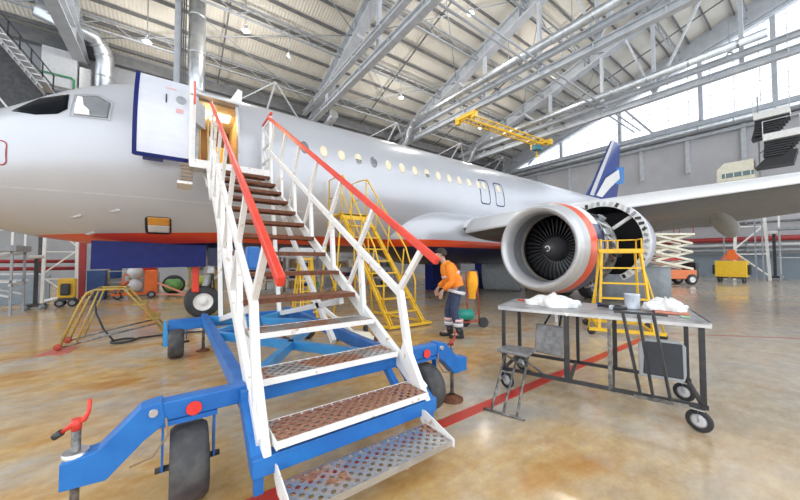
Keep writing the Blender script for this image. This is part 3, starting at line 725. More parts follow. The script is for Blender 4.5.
    def arc(prof, name, mm, par, aa=a0, ab=a1, n=36):
        m = MB()
        def f(i, j):
            th = aa+(ab-aa)*i/n; r, t = prof[j]; return h+V((t, -r*sin(th+pi/2), -r*cos(th+pi/2))) if False else h+V((t, -r*cos(th), r*sin(th)))
        m.grid(f, n, len(prof)-1); return m.build(name, mm, par)
    a0, a1 = radians(-62), radians(152)
    cd = arc([(1.0, 0), (1.13, -.02), (1.14, .06), (1.03, .8), (.85, 1.3)], 'reverser_door', silverp, air, a0, a1); cd['label'] = 'opened reverser half with riveted white edge ring'
    m = MB(); m.lathe([(.90, .9), (.5, .95), (.004, .95)], h, ax, 36); m.build('reverser_bulkhead', mat('black reverser liner', (.03, .03, .035), .35, .2), cd)
    arc([(1.0, 0), (.97, .12), (.92, .8), (.8, 1.3)], 'reverser_liner', mat('black reverser liner', (.03, .03, .035), .35, .2), cd, a0, a1)
    arc([(.985, -.03), (1.135, -.035)], 'edge_ring', white, cd, a0, a1)
    rr = random.Random(3)
    for k in range(26):
        th = a0+(a1-a0)*(k+.5)/26; m = MB(); r = 1.06
        m.box(h+V((-.045, -r*cos(th), r*sin(th))), (.02, .09+.05*rr.random(), .07), Matrix.Rotation(-th+rr.uniform(-.6, .6), 3, 'X')); m.build('ring_fitting', rr.choice((greyp, dsteel, lgrey)), cd)
    m = MB(); m.tube([h+V((.1, -.72, .66)), c+V((2.5, 0.1, -.05))], .05, 8); m.build('hold_open_strut', white, cd)
    m = MB(); m.tube([c+V((1.7, -.4, .95)), c+V((2.3, -.25, .2))], .035, 8); m.build('hold_open_strut', lgrey, cd)
    m = MB(); m.box(c+V((2.7, -.35, .1)), (.4, .3, .5)); m.build('gearbox_unit', lgrey, cd, bevel=.05)
engine(5.75, True)
# landing gear
def wheel(c, r, w, axis, name, par, hubm=white):
    m = MB(); m.lathe([(r*.55, -w/2), (r*.9, -w/2), (r*.985, -w*.36), (r, -w*.15), (r, w*.15), (r*.985, w*.36), (r*.9, w/2), (r*.55, w/2)], c, axis, 32)
    t = m.build(name, black, par)
    m = MB(); m.lathe([(.003, -w*.42), (r*.2, -w*.42), (r*.24, -w*.30), (r*.46, -w*.26), (r*.56, -w*.46), (r*.58, -w*.46), (r*.58, w*.46), (r*.46, w*.26), (r*.2, w*.42), (.003, w*.42)], c, axis, 28); h_ = m.build('wheel_hub', hubm, t)
    return t
ng = MB(); ng.tube([P(4.93, 0, .4), P(5.05, 0, 1.2)], .075, 14); ng.tube([P(5.05, 0, 1.1), P(5.1, 0, 2.0)], .11, 14); ng.tube([P(5.05, 0, .85), P(5.35, 0, 1.15), P(5.1, 0, 1.5)], .04, 8); ng.tube([P(5.08, 0, 1.45), P(4.2, 0, 1.95)], .06, 8); ng.tube([P(4.93, -.28, .41), P(4.93, .28, .41)], .05, 10)
ng = ng.build('nose_gear', lgrey, air)
for k in range(6):
    m = MB(); m.tube([P(5.0+.1*(k % 3), .08, .6), P(5.15, .12*(-1)**k, 1.0+.1*k), P(5.0, .05, 1.8)], .015, 6); m.build('brake_hose', dsteel, ng)
m = MB(); m.box(P(5.1, .1, 1.25), (.2, .1, .25)); m.build('landing_light', steel, ng, bevel=.03)
for sg in (1, -1): wheel(P(4.93, sg*.22, .41), .41, .22, (0, 1, 0), 'nose_wheel', air)
for sg in (1, -1):
    m = MB(); m.prism([P(2.85, sg*.62, 1.92), P(4.95, sg*.62, 1.9), P(4.95, sg*.66, 1.33), P(4.6, sg*.66, 1.33), P(2.85, sg*.66, 1.30)], (0, .03*sg, 0)); o = m.build('nose_gear_door', navyp, air); o['label'] = 'dark blue nose gear door hanging open'
m = MB(); m.prism([P(5.0, .45, 1.9), P(5.75, .45, 1.9), P(5.75, .48, 1.28), P(5.0, .48, 1.36)], (0, .03, 0)); m.build('nose_gear_door', navy, air)
m = MB(); m.box(P(4.75, .36, 1.05), (.16, .06, .75)); o = m.build('red_safety_sleeve', red, air, bevel=.02)
mg = MB(); mg.tube([P(17.7, 3.8, .55), P(17.7, 3.6, 2.6)], .13, 14); mg.tube([P(17.7, 3.75, 1.2), P(17.7, 2.0, 2.2)], .07, 8); mg.tube([P(17.7, 3.3, .57), P(17.7, 4.3, .57)], .07, 10)
mg.build('main_gear', lgrey, air)
for l in (3.34, 4.26): wheel(P(17.7, l, .57), .57, .4, (0, 1, 0), 'main_wheel', air, greyp)
mg = MB(); mg.tube([P(17.7, -3.8, .55), P(17.7, -3.6, 2.6)], .13, 14); mg.tube([P(17.7, -3.3, .57), P(17.7, -4.3, .57)], .07, 10); mg.build('main_gear', lgrey, air)
for l in (-3.34, -4.26): wheel(P(17.7, l, .57), .57, .4, (0, 1, 0), 'main_wheel', air, greyp)
m = MB(); m.prism([P(16.6, 2.3, 1.6), P(18.6, 2.3, 1.6), P(18.5, 2.6, .75), P(16.7, 2.6, .75)], (0, .04, 0)); o = m.build('main_gear_door', mat('blue grey gear door', (.40, .42, .47), .4), air)

# ================================================================== PASSENGER STAIRS
ps = thing('passenger_stairs', 'white mobile passenger stairs with red handrails on a blue wheeled chassis', 'stairs', (1.07, 4.5, 0))
XLf, XR = .45, 1.70
def tz(y): return .45+.574*(y-1.9)        # nosing line
def mz(y): return 1.20+.568*(y-2.35)      # middle rail
def rz(y): return 1.44+.592*(y-1.75)      # red handrail
def XS(X, sd, y): return X-sd*.018*(y-2.1)
for X0s, sd in ((XLf, -1), (XR, 1)):
    X = X0s
    m = MB(); xo = X+.01*sd
    m.bar((xo, 2.02, tz(2.02)-.12), (XS(xo,sd,7.5), 7.5, tz(7.15)-.12+.1), .05, .125); m.build('stringer', whitew, ps, bevel=.008)
    m = MB(); m.bar((X, 2.32, mz(2.32)), (XS(X,sd,7.1), 7.1, mz(7.1)), .045, .072); m.bar((X, 2.34, mz(2.34)+.02), (X, 2.14, .40), .055, .07, (0, 1, 0)); m.prism([(X-.035*sd, 2.06, .38), (X-.035*sd, 2.32, .62), (X-.035*sd, 2.24, .80), (X-.035*sd, 1.93, .36)], (.05*sd, 0, 0)); m.build('middle_rail', whitew, ps, bevel=.008)
    m = MB(); ye = 1.66 if sd < 0 else 1.83; m.bar((X, ye, rz(ye)), (XS(X,sd,7.15), 7.15, rz(7.15)), .045, .068); o = m.build('handrail', red, ps, bevel=.012); o['label'] = 'red handrail'
    ys = [2.36, 3.12, 3.88, 4.64, 5.40, 6.16, 6.9]
    for k, y in enumerate(ys):
        X = XS(X0s, sd, y)
        m = MB(); yt = y-.33; m.bar((X, y, mz(y)), (X, yt, rz(yt)-.03), .04, .05, (0, 1, 0)); m.build('baluster', whitew, ps)
        if k: m = MB(); m.bar((X, y-.05, mz(y-.05)), (X, y-.13, tz(y-.13)-.15), .045, .06, (0, 1, 0)); m.build('truss_post', whitew, ps)
        if k < 6: m = MB(); m.bar((X, y+.72, mz(y+.72)-.04), (X, y+.10, tz(y+.10)-.12) if False else (X, y+1.02, tz(y+1.02)-.1), .035, .045, (0, 1, 0)); m.build('truss_brace', whitew, ps)
# treads
for k in range(1, 14):
    y = 1.9+.4*(k-1); z = .45+.23*(k-1); wd = 1.15-.036*(y-2.1)
    tm = tread_b if k in (1, 4, 5, 7) else tread_c
    m = MB(); m.box((1.075, y+.135, z-.004), (wd, .27, .006)); t = m.build('tread', tm, ps)
    m = MB(); m.box((1.075, y-.003, z-.022), (wd, .008, .045)); m.box((1.075, y+.275, z-.022), (wd, .008, .045))
    for X in (1.079-wd/2, 1.071+wd/2): m.box((X, y+.135, z-.025), (.008, .28, .05))
    m.build('tread_lip', whitew if k < 4 else rust, t)
# hinged lowest step
m = MB(); m.box((1.06, 1.74, .222), (1.10, .27, .006)); t = m.build('tread', tread_a, ps); t['label'] = 'lowest hinged step of bare perforated steel'
m = MB(); m.box((1.06, 1.602, .205), (1.12, .008, .04)); m.box((1.06, 1.878, .205), (1.12, .008, .04)); m.build('tread_lip', steel, t)
for X in (.50, 1.62):
    m = MB(); m.prism([(X, 1.585, .18), (X, 1.585, .235), (X, 1.90, .315), (X, 1.97, .30), (X, 1.95, .22), (X, 1.87, .17)], (.008, 0, 0)); m.build('step_cheek', whitew, t)
# platform at the aircraft door
m = MB(); m.box((.95, 7.47, 3.40), (1.50, .72, .06)); m.build('platform', lgrey, ps)
m = MB(); m.box((.95, 7.10, 3.36), (1.50, .03, .16)); m.build('platform_edge', whitew, ps)
for X, sd in ((.22, -1), (1.66, 1)):
    m = MB()
    for y in (7.12, 7.80): m.bar((X, y, 3.35), (X, y, 4.65), .05, .05)
    for z in (3.75, 4.1, 4.6): m.bar((X, 7.12, z), (X, 7.80, z), .04, .05)
    m.bar((X, 7.12, 3.4), (X, 7.80, 4.1), .035, .04); m.bar((X, 7.12, 4.1), (X, 7.8, 4.6), .035, .04)
    m.build('platform_guard', white, ps)
    m = MB(); m.bar((X, 7.05, 4.70), (X, 7.86, 4.70), .05, .05); m.build('guard_rail', red if sd > 0 else white, ps, bevel=.01)
m = MB(); m.prism([(.19, 7.12, 3.45), (.19, 7.42, 3.45), (.19, 7.42, 4.95), (.19, 7.22, 4.98), (.19, 7.12, 4.7)], (.10, 0, 0)); o = m.build('door_screen', white, ps); o['label'] = 'tall white side screen with red edge'
m = MB(); m.bar((.27, 7.20, 5.0), (.27, 7.08, 4.5), .025, .025); m.build('screen_edge', red, ps)
for y in (7.12, 7.78):
    for X in (.5, 1.55): 
        m = MB(); m.bar((X, y, 3.36), (X, y-.9, 2.55 if y < 7.5 else 2.9), .05, .05); m.build('platform_knee', whitew, ps)
m = MB(); m.prism([(.02, 7.15, 2.95), (.02, 7.75, 2.95), (.02, 7.75, 3.0), (.02, 7.15, 3.0)], (.24, 0, 0)); m.build('side_ledge', whitew, ps)
for k in range(5):
    m = MB(); m.box((.17, 7.16+.02*k, 3.04+.075*k), (.20, .04, .045)); m.build('side_grating', mat('brown side grating', (.30, .22, .15), .6), ps)
# hydraulic lift legs and struts beneath
for X in (.62, 1.52):
    m = MB(); m.bar((X, 5.75, .55), (X, 3.2, 1.05), .05, .07); m.build('lift_arm', whitew, ps)
    m = MB(); m.bar((X, 3.4, .55), (X, 5.9, 2.55), .05, .07); m.build('lift_arm', whitew, ps)
    m = MB(); m.bar((X, 5.7, .55), (X, 6.3, 2.7), .06, .06); m.build('support_leg', whitew, ps)
m = MB(); m.tube([(.85, 4.0, .6), (.85, 4.9, 1.3)], .05, 10); m.tube([(.85, 4.9, 1.3), (.85, 5.5, 1.8)], .03, 10); m.build('lift_ram', blue, ps)
# chassis
zc = .56
for X in (.42, 1.74):
    m = MB(); m.bar((X, 2.3, zc), (X, 6.0, zc), .09, .13); m.build('side_rail', blue, ps, bevel=.006)
    m = MB(); m.bar((X, 2.45, .60), (X, 1.98, .30), .08, .11); m.build('front_arm', blue, ps, bevel=.006)
    m = MB(); m.box((X, 1.98, .23), (.05, .05, .16)); m.build('step_bracket', blue, ps)
m = MB(); m.bar((.38, 1.98, .31), (1.78, 1.98, .31), .09, .11); m.build('front_beam', blue, ps, bevel=.006)
m = MB(); m.bar((.42, 2.42, .575), (1.74, 2.42, .575), .10, .13); m.build('cross_beam', blue, ps, bevel=.006)
m = MB(); m.bar((-.05, 5.95, .50), (2.2, 5.95, .50), .12, .16); m.build('rear_beam', blue, ps, bevel=.006)
for y in (4.55,):
    m = MB(); m.bar((.46, y, zc), (1.70, y, zc), .07, .09); m.build('cross_beam', blue, ps)
for (a, b_) in (((.46, 5.85, .56), (1.70, 4.6, .56)), ((1.70, 4.5, .56), (.46, 2.6, .56)), ((.46, 4.5, .56), (1.7, 2.55, .56)), ((.46, 4.65, .56), (1.7, 5.85, .56))):
    m = MB(); m.bar(a, b_, .07, .09); m.build('plan_brace', mat('light blue paint', (.05, .34, .75), .35), ps)
m = MB(); m.bar((1.60, 2.42, .52), (1.60, 2.15, .30), .05, .06); m.build('front_arm', blue, ps)
def jack(x, y, ztop, sd):
    m = MB(); m.tube([(x, y, .02), (x, y, ztop)], .02, 12); j = m.build('jack_screw', wsteel, ps)
    m = MB(); m.lathe([(.12, .0), (.12, .015), (.06, .035), (.035, .06)], (x, y, 0), n=20); m.build('jack_foot', rust, j)
    m = MB(); m.tube([(x, y, .42), (x, y, .47)], .055, 12); m.build('jack_nut', steel, j)
    m = MB(); m.tube([(x, y, ztop-.05), (x, y, ztop+.01)], .022, 10); m.tube([(x-.06, y+.02, ztop-.055), (x-.02, y, ztop-.02), (x+.03, y, ztop+.0), (x+.045, y, ztop+.03), (x+.05, y, ztop+.10)], [.010, .014, .016, .010, .010], 8); o = m.build('jack_crank', redrust if sd > 0 else red, j)
    m = MB(); m.tube([(x-.09, y+.03, ztop-.075), (x-.058, y+.02, ztop-.053)], .018, 8); m.build('crank_knob', dsteel if sd < 0 else cloth, o)
for X, sd in ((.42, -1), (1.74, 1)):
    e = .5*sd; t1 = .86*sd
    m = MB(); m.bar((X, 2.42, .585), (X+.52*sd, 2.42, .585), .10, .115); o = m.build('outrigger', blue, ps, bevel=.008)
    m = MB(); m.prism([(X+.46*sd, 2.36, .655), (X+.56*sd, 2.36, .64), (X+.74*sd, 2.36, .46), (X+.88*sd, 2.36, .44), (X+.88*sd, 2.36, .30), (X+.70*sd, 2.36, .29), (X+.54*sd, 2.36, .45), (X+.44*sd, 2.36, .52)], (0, .12, 0)); m.build('jack_arm', blue, o, bevel=.006)
    m = MB(); m.tube([(X+.50*sd, 2.345, .60), (X+.50*sd, 2.49, .60)], .022, 10); m.build('hinge_pin', steel, o)
    m = MB(); m.tube([(X+.30*sd, 2.36, .575), (X+.30*sd, 2.35, .575)], .042, 18); q = m.build('reflector', mat('red reflector', (.8, .03, .03), .2, coat=.5), o)
    m = MB(); m.tube([(X+.44*sd, 2.345, .56), (X+.43*sd, 2.33, .46), (X+.50*sd, 2.33, .36), (X+.60*sd, 2.33, .34)], .006, 6); m.build('lock_cable', mat('brown cable', (.3, .2, .12), .6), o)
    jack(X+(.83 if sd < 0 else .71)*sd, 2.42, .63, sd)
def caster(x, y, top, lab=None):
    c = V((x, y, .228))
    t = wheel(c, .228, .20, (1, 0, 0), 'wheel', ps, greyp); t.data.materials[0] = tyre
    m = MB()
    for dx in (-.135, .135): m.box((x+dx, y, .36), (.012, .06, top-.2))
    m.box((x, y, top+.03), (.30, .10, .03)); m.build('wheel_fork', blue, t)
    m = MB(); m.tube([(x-.17, y, .225), (x+.17, y, .225)], .018, 10); m.build('axle', dsteel, t)
caster(.10, 2.42, .48); caster(2.06, 2.42, .48); caster(.05, 5.95, .40); caster(2.1, 5.95, .40)
for X in (.05,):
    m = MB(); m.prism([(X-.16, 5.86, .56), (X-.12, 5.86, .56), (X-.08, 5.86, .2), (X-.16, 5.86, .2)], (0, .2, 0)); m.build('wheel_fork', mat('light blue paint', (.05, .34, .75), .35), ps)
for X in (.42, 1.72):
    m = MB(); m.tube([(X, 6.12, .03), (X, 6.12, .62)], .022, 10); j = m.build('jack_screw', wsteel, ps)
    m = MB(); m.lathe([(.1, .0), (.1, .012), (.04, .03), (.03, .05)], (X, 6.12, 0), n=16); m.build('jack_foot', rust, j)
    m = MB(); m.box((X, 6.06, .5), (.1, .12, .12)); m.build('jack_bracket', blue, ps)
m = MB(); m.box((1.62, 5.1, 1.62), (.5, .3, .16)); o = m.build('control_box', lgrey, ps, bevel=.05)
m = MB(); m.box((.62, 3.3, 1.52), (.12, .1, .22)); o = m.build('control_box', blue, ps, bevel=.02)

# ================================================================== WORKBENCH AND WHAT STANDS ON AND BY IT
TL = V((3.14, 2.29, 0)); U = V((.333, -.943, 0)); W = V((.943, .333, 0)); TLn, TW, TH = 1.76, .80, .965
def T(t, w, z): return TL+U*t+W*w+V((0, 0, z))
tb = thing('workbench', 'long steel workbench on castors with thin black legs', 'workbench', T(TLn/2, TW/2, 0))
RT = Matrix((W, -U, V((0, 0, 1)))).transposed()
def tbox(m, t, w, z, dw, dt, dz): return m.box(T(t, w, z), (dw, dt, dz), RT)
benchtop = mat('worn grey bench top', (.42, .43, .44), .35, .4, c2=(.25, .25, .26), scale=7)
m = MB(); tbox(m, TLn/2, TW/2, TH-.01, TW+.04, TLn+.06, .02); m.build('bench_top', benchtop, tb)
m = MB()
for t in (0-.02, TLn+.02): tbox(m, t, TW/2, TH-.025, TW+.04, .012, .05)
for w_ in (-.01, TW+.01): tbox(m, TLn/2, w_, TH-.025, .012, TLn+.06, .05)
m.build('top_edge', steel, tb)
for t, w_, mm, th in ((.02, .03, dsteel, .035), (.02, TW-.03, dsteel, .04), (.68, .03, dsteel, .05), (.72, TW-.03, dsteel, .035), (1.06, .03, wsteel, .035), (1.10, TW-.03, dsteel, .045), (TLn-.03, .03, dsteel, .038), (TLn-.03, TW-.03, dsteel, .035)):
    m = MB(); tbox(m, t, w_, .58, th, th, .74); m.build('leg', mm, tb)
m = MB(); tbox(m, TLn/2, .03, .225, .035, TLn, .035); m.build('lower_rail', dsteel, tb)
m = MB(); tbox(m, TLn/2, TW-.03, .225, .035, TLn, .035); m.build('lower_rail', dsteel, tb)
for t in (.02, .70, 1.08, TLn-.03):
    m = MB(); tbox(m, t, TW/2, .225, TW, .03, .03); m.build('cross_rail', dsteel, tb)
for t, w_ in ((.05, .04), (.05, TW-.04), (TLn-.06, .04), (TLn-.06, TW-.04)):
    c = T(t, w_, .097); m = MB(); r = .095
    ax = (U*.45+W*.9).normalized()
    m.lathe([(r*.62, -.018), (r*.93, -.018), (r, -.008), (r, .008), (r*.93, .018), (r*.62, .018)], c, ax, 24); cw = m.build('castor', black, tb)
    m = MB(); m.lathe([(.004, -.014), (r*.3, -.02), (r*.63, -.013), (r*.63, .013), (r*.3, .02), (.004, .014)], c, ax, 20); m.build('castor_hub', lgrey, cw)
    m = MB(); q = ax*.03
    for s_ in (-1, 1): m.prism([c+q*s_+V((0, 0, -.015)), c+q*s_+V((.02, 0, -.01)), c+q*s_+V((.035, .01, .10)), c+q*s_+V((-.03, -.01, .10))], ax*.004*s_)
    m.box(c+V((0, 0, .103)), (.09, .09, .012)); m.build('castor_fork', steel, cw)
m = MB(); tbox(m, .0, .02, .12, .10, .05, .015); m.build('brake_lever', steel, tb)
m = MB(); m.prism([T(.66, -.02, TH-.02), T(.72, -.02, TH-.02), T(.69, -.02, TH-.06)], W*.004); m.build('joint_plate', white, tb)
# cloths, can and tools
def ragpile(name, label, c, sx, sy, sz, seed, rot=0, m_=cloth):
    r = random.Random(seed); ph = [r.uniform(0, 6.3) for _ in range(8)]; m = MB(); nu, nv = 40, 14
    def f(i, j):
        a = 2*pi*i/nu; h = j/nv
        rad = (1-h**2.6*.98)*(1+.16*sin(3*a+ph[0])+.12*sin(5*a+ph[1]+3*h)+.09*sin(11*a+ph[2]+6*h))
        z = sz*(h**.75)*(1+.25*sin(2*a+ph[3]+2*h)+.22*sin(6*a+ph[4]-5*h)+.12*sin(13*a+ph[5]+9*h)) if j < nv else sz*1.02
        x, y = sx*rad*cos(a), sy*rad*sin(a)
        return V(c)+W*(x*cos(rot)-y*sin(rot))-U*(x*sin(rot)+y*cos(rot))+V((0, 0, max(0, z)))
    m.grid(f, nu, nv); return m.build(name, m_, org=c, label=label)
zt = TH+.002
o = ragpile('rag_heap', 'x', T(.52, .30, zt), .15, .27, .115, 5); tag(o, 'wide heap of white rags on the bench in front of the engine intake', 'rag')
o = ragpile('rag_heap', 'x', T(1.54, .46, zt+.026), .13, .17, .10, 9); tag(o, 'white bundled rag beside the paint can on the bench', 'rag')
o = MB(); tbox(o, 1.57, .44, zt+.012, .26, .26, .022); o = o.build('tool_tray', mat('coral tray', (.70, .25, .16), .5), bevel=.006); tag(o, 'flat coral tray under the bundled rag on the bench', 'tray')
c = T(1.265, .52, zt)
can = thing('paint_can', 'pale blue-grey paint can standing on the bench', 'can', c)
m = MB(); m.lathe([(.003, .002), (.068, .002), (.072, .01), (.07, .02), (.07, .15), (.074, .156), (.07, .165), (.058, .16), (.055, .155), (.003, .155)], c, n=28); m.build('can_body', mat('pale can paint', (.66, .70, .78), .35, .2), can)
m = MB(); m.tube([c+W*(.075*cos(a))+U*.075*sin(a)*.3+V((0, 0, .13-.09*sin(a))) for a in [pi*k/12 for k in range(13)]], .003, 6); m.build('can_handle', steel, can)
for (t, w_, L, rot, lab, mm) in ((1.06, .45, .22, .2, 'black cordless tool lying on the bench beside the paint can', blackp), (1.14, .32, .16, -.5, 'dark spanner lying on the bench by the paint can', dsteel)):
    o_ = thing('hand_tool', lab, 'tool', T(t, w_, zt)); m = MB(); d = (W*sin(rot)-U*cos(rot))
    m.tube([T(t, w_, zt+.022)-d*L/2, T(t, w_, zt+.022), T(t, w_, zt+.022)+d*L/2], [.018, .022, .012], 10); m.build('tool_body', mm, o_)
    m = MB(); m.box(T(t, w_, zt+.03)+d*L*.42, (.06, .035, .05)); m.build('tool_head', navy if mm is blackp else steel, o_, bevel=.006)
o_ = thing('brush', 'small white and red brush lying on the left end of the bench', 'brush', T(.14, .50, zt)); 
m = MB(); m.tube([T(.06, .55, zt+.012), T(.16, .49, zt+.012)], .011, 8); m.build('brush_handle', red, o_)
m = MB(); m.tube([T(.16, .49, zt+.02), T(.24, .44, zt+.02)], [.016, .02], 8); m.build('brush_head', white, o_)
o = MB(); tbox(o, TLn-.11, .2, zt+.004, .09, .07, .006); o = o.build('label_card', mat('green card', (.45, .62, .40), .6)); tag(o, 'small green and white card on the right end of the bench', 'card')
# two folding work seats
greyseat = mat('worn grey seat board', (.28, .28, .29), .5, .2, c2=(.18, .18, .18), scale=14)
st = thing('folding_seat', 'grey folding seat opened on its splayed steel legs at the left end of the bench', 'seat', (2.95, 2.0, 0), 'folding work seats')
m = MB(); m.prism([V((2.98, 2.24, .46)), V((3.24, 2.30, .46)), V((3.36, 1.98, .46)), V((3.05, 1.90, .46))], (0, 0, .035)); m.build('seat', greyseat, st, bevel=.012)
for a, b_ in (((3.06, 2.18, .46), (2.57, 2.0, .02)), ((3.16, 1.96, .46), (2.65, 1.77, .02)), ((3.10, 2.05, .46), (2.61, 1.89, .02)), ((3.02, 2.2, .46), (3.30, 2.02, .24)), ((3.2, 2.2, .46), (3.36, 1.86, .21))):
    m = MB(); m.tube([a, b_], .012, 8); m.build('leg', wsteel, st)
m = MB(); m.tube([(2.54, 2.07, .014), (2.67, 1.70, .014)], .013, 8); m.build('foot_bar', wsteel, st)
m = MB(); q = [T(.32, .22, .42), T(.62, .22, .40), T(.62, .26, .74), T(.33, .26, .75)]; m.prism(q, W*.03); m.build('backrest', greyseat, st, bevel=.015)
m = MB(); m.tube([T(.42, .29, .74), T(.50, .34, .90)], .012, 8); m.tube([T(.58, .29, .74), T(.60, .34, .90)], .012, 8); m.build('back_stay', dsteel, st)
st = thing('folding_seat', 'dark folding seat with pale rim leaning upright against the right half of the bench', 'seat', T(1.4, -.05, .2), 'folding work seats')
m = MB(); m.prism([T(1.29, .10, .38), T(1.62, .10, .38), T(1.64, .12, .44), T(1.64, .12, .70), T(1.60, .12, .75), T(1.33, .12, .75), T(1.29, .10, .70)], W*.025); m.build('seat', mat('pale seat rim', (.40, .42, .44), .5), st, bevel=.012)
m = MB(); m.prism([T(1.32, .094, .41), T(1.615, .094, .41), T(1.615, .114, .725), T(1.34, .114, .725)], W*.02); m.build('seat_pad', mat('dark seat pad', (.05, .055, .065), .7), st, bevel=.01)
for t0, t1 in ((1.17, 1.31), (1.29, 1.40), (1.40, 1.52)):
    m = MB(); m.bar(T(t0, -.035, 1.0), T(t1-.02, -.075, .26), .022, .022); m.build('leg', dsteel, st)
m = MB(); m.bar(T(1.10, -.04, 1.0), T(1.5, -.04, 1.0), .02, .02); m.build('top_bar', dsteel, st)
m = MB(); m.bar(T(1.24, -.075, .24), T(1.62, -.075, .24), .03, .025); m.build('foot_bar', wsteel, st)

# ================================================================== WORKER
def skinmesh(name, chains, m, parent, base, F, sub=2):
    """chains: list of point lists (f, l, z, r); chains that start on an existing point share it"""
    L = V((-F.y, F.x, 0)); vs = []; rs = []; es = []; idx = {}
    def vid(p):
        k = tuple(round(c, 4) for c in p[:3])
        if k not in idx: idx[k] = len(vs); vs.append(V(base)+F*p[0]+L*p[1]+V((0, 0, p[2]))); rs.append(p[3])
        return idx[k]
    for ch in chains:
        ids = [vid(p) for p in ch]; es += list(zip(ids, ids[1:]))
    org = ORG[parent.name]
    me = bpy.data.meshes.new(name); me.from_pydata([v-org for v in vs], es, []); o = bpy.data.objects.new(name, me); col.objects.link(o)
    sk = o.modifiers.new('skin', 'SKIN'); sk.use_smooth_shade = True; sk.branch_smoothing = .6
    for i, d in enumerate(me.skin_vertices[0].data): d.radius = (rs[i], rs[i]); d.use_root = (i == 0)
    sb = o.modifiers.new('sub', 'SUBSURF'); sb.levels = sub; sb.render_levels = sub
    dg = bpy.context.evaluated_depsgraph_get(); em = bpy.data.meshes.new_from_object(o.evaluated_get(dg)); bpy.data.objects.remove(o)
    o = bpy.data.objects.new(name, em); em.materials.clear(); em.materials.append(m)
    for p in em.polygons: p.use_smooth = True
    col.objects.link(o); o.parent = parent; ORG[o.name] = org; return o
WB = V((4.47, 4.31, 0)); F = V((-.81, .586, 0)).normalized(); Lf = V((-F.y, F.x, 0))
wk = thing('person', 'person walking bent forward in an orange hi-vis jacket and navy trousers with reflective bands', 'person', WB)
def wp(f, l, z): return WB+F*f+Lf*l+V((0, 0, z))
def hand(f, l, z, sd):
    out = []
    wr = (f, l, z, .028); pm = (f+.03, l, z-.05, .034); out.append([wr, pm])
    for k, (df, ln) in enumerate(((.03, .075), (.012, .085), (-.006, .08), (-.022, .062))):
        kn = (f+.035+df, l-.006*sd, z-.095, .012); out.append([pm, kn, (f+.045+df, l-.014*sd, z-.095-ln*.5, .0095), (f+.043+df-.008, l-.028*sd, z-.095-ln, .008)])
    out.append([wr, (f+.055, l-.02*sd, z-.045, .014), (f+.085, l-.035*sd, z-.08, .0105), (f+.092, l-.04*sd, z-.105, .009)])
    return out
pel = (-.02, 0, .92, .135); sp1 = (.03, 0, 1.08, .13); ch = (.12, 0, 1.27, .15); nb = (.19, 0, 1.42, .075); nk = (.235, 0, 1.475, .058); hd0 = (.265, 0, 1.53, .075); hd1 = (.285, 0, 1.60, .098); hd2 = (.275, 0, 1.675, .082)
body = [[pel, sp1, ch, nb, nk, hd0, hd1, hd2], [hd1, (.385, 0, 1.585, .02)]]
for sd, kn, an, toe, el, wr in ((1, (.05, .10, .50), (-.06, .10, .10), (.10, .11, .04), (.10, .27, 1.10), (.27, .22, .93)), (-1, (.13, -.10, .50), (.10, -.10, .10), (.26, -.11, .04), (.13, -.26, 1.10), (.30, -.20, .95))):
    body.append([pel, (0, .1*sd, .86, .095), (*kn, .062), (*an, .045), (*toe, .04)])
    body.append([ch, (.13, .18*sd, 1.36, .068), (*el, .046), (*wr, .032)])
    for c in hand(*wr, sd):
        body.append(c if c[0][:3] != wr else [(*wr, .032)]+c[1:])
skinmesh('body', body, skin, wk, WB, F)
for sd in (1, -1):
    m = MB(); m.ball(wp(.372, .035*sd, 1.615), .013, 10, 8); m.build('eye', white, wk)
    m = MB(); m.ball(wp(.276, .098*sd, 1.60), .028, 10, 8, (.6, .4, 1)); m.build('ear', skin, wk)
m = MB(); m.bar(wp(.358, -.03, 1.552), wp(.358, .03, 1.552), .012, .012); m.build('mouth', mat('lip red', (.4, .15, .12), .5), wk)
m = MB()
def hpt(i, j):
    a = 2*pi*i/20; b_ = .05+1.0*j/8*(1.9 if cos(a) < .2 else 1.25); r = .115
    d = F*(sin(b_)*cos(a))+Lf*(sin(b_)*sin(a))+V((0, 0, cos(b_))); return wp(.272, 0, 1.625)+d*r
m.grid(hpt, 20, 8); m.build('hair', hair, wk, solid=.012)
# clothes
skinmesh('trousers', [[(-.02, 0, .93, .155), (.02, 0, 1.05, .15)]]+[[(-.02, 0, .93, .155), (0, .1*sd, .85, .115), (*kn, .083), (an[0]+.0, an[1], .14, .072)] for sd, kn, an in ((1, (.05, .10, .50), (-.06, .10)), (-1, (.13, -.10, .50), (.10, -.10)))], navycl, wk, WB, F)
jm = MB()
RG = [(.0, .99, .165, .185, .20), (.04, 1.10, .172, .195, .25), (.085, 1.20, .172, .20, .33), (.13, 1.30, .165, .205, .42), (.16, 1.37, .145, .19, .5), (.195, 1.425, .105, .12, .55), (.215, 1.46, .078, .08, .6)]
def jpt(i, j):
    f, z, a, b_, tl = RG[i]; th = 2*pi*j/28; n = V((tl, 0, 1)).normalized(); ax = V((n.z, 0, -n.x))
    q = V((f, 0, z))+ax*(a*cos(th))+V((0, 1, 0))*(b_*sin(th)); return wp(q.x, q.y, q.z)
jm.grid(jpt, len(RG)-1, 28)
for sd, el, wr in ((1, (.10, .27, 1.10), (.27, .22, .93)), (-1, (.13, -.26, 1.10), (.30, -.20, .95))):
    jm.tube([wp(.14, .12*sd, 1.375), wp(.135, .20*sd, 1.35), wp(.12, .24*sd, 1.24), wp(*el), wp((el[0]+wr[0])/2, (el[1]+wr[1])/2, (el[2]+wr[2])/2), wp(wr[0]-.02, wr[1], wr[2]+.02)], [.085, .092, .078, .068, .06, .054], 14)
jk = jm.build('jacket', hivis, wk)
jk['label'] = 'orange hi-vis jacket'
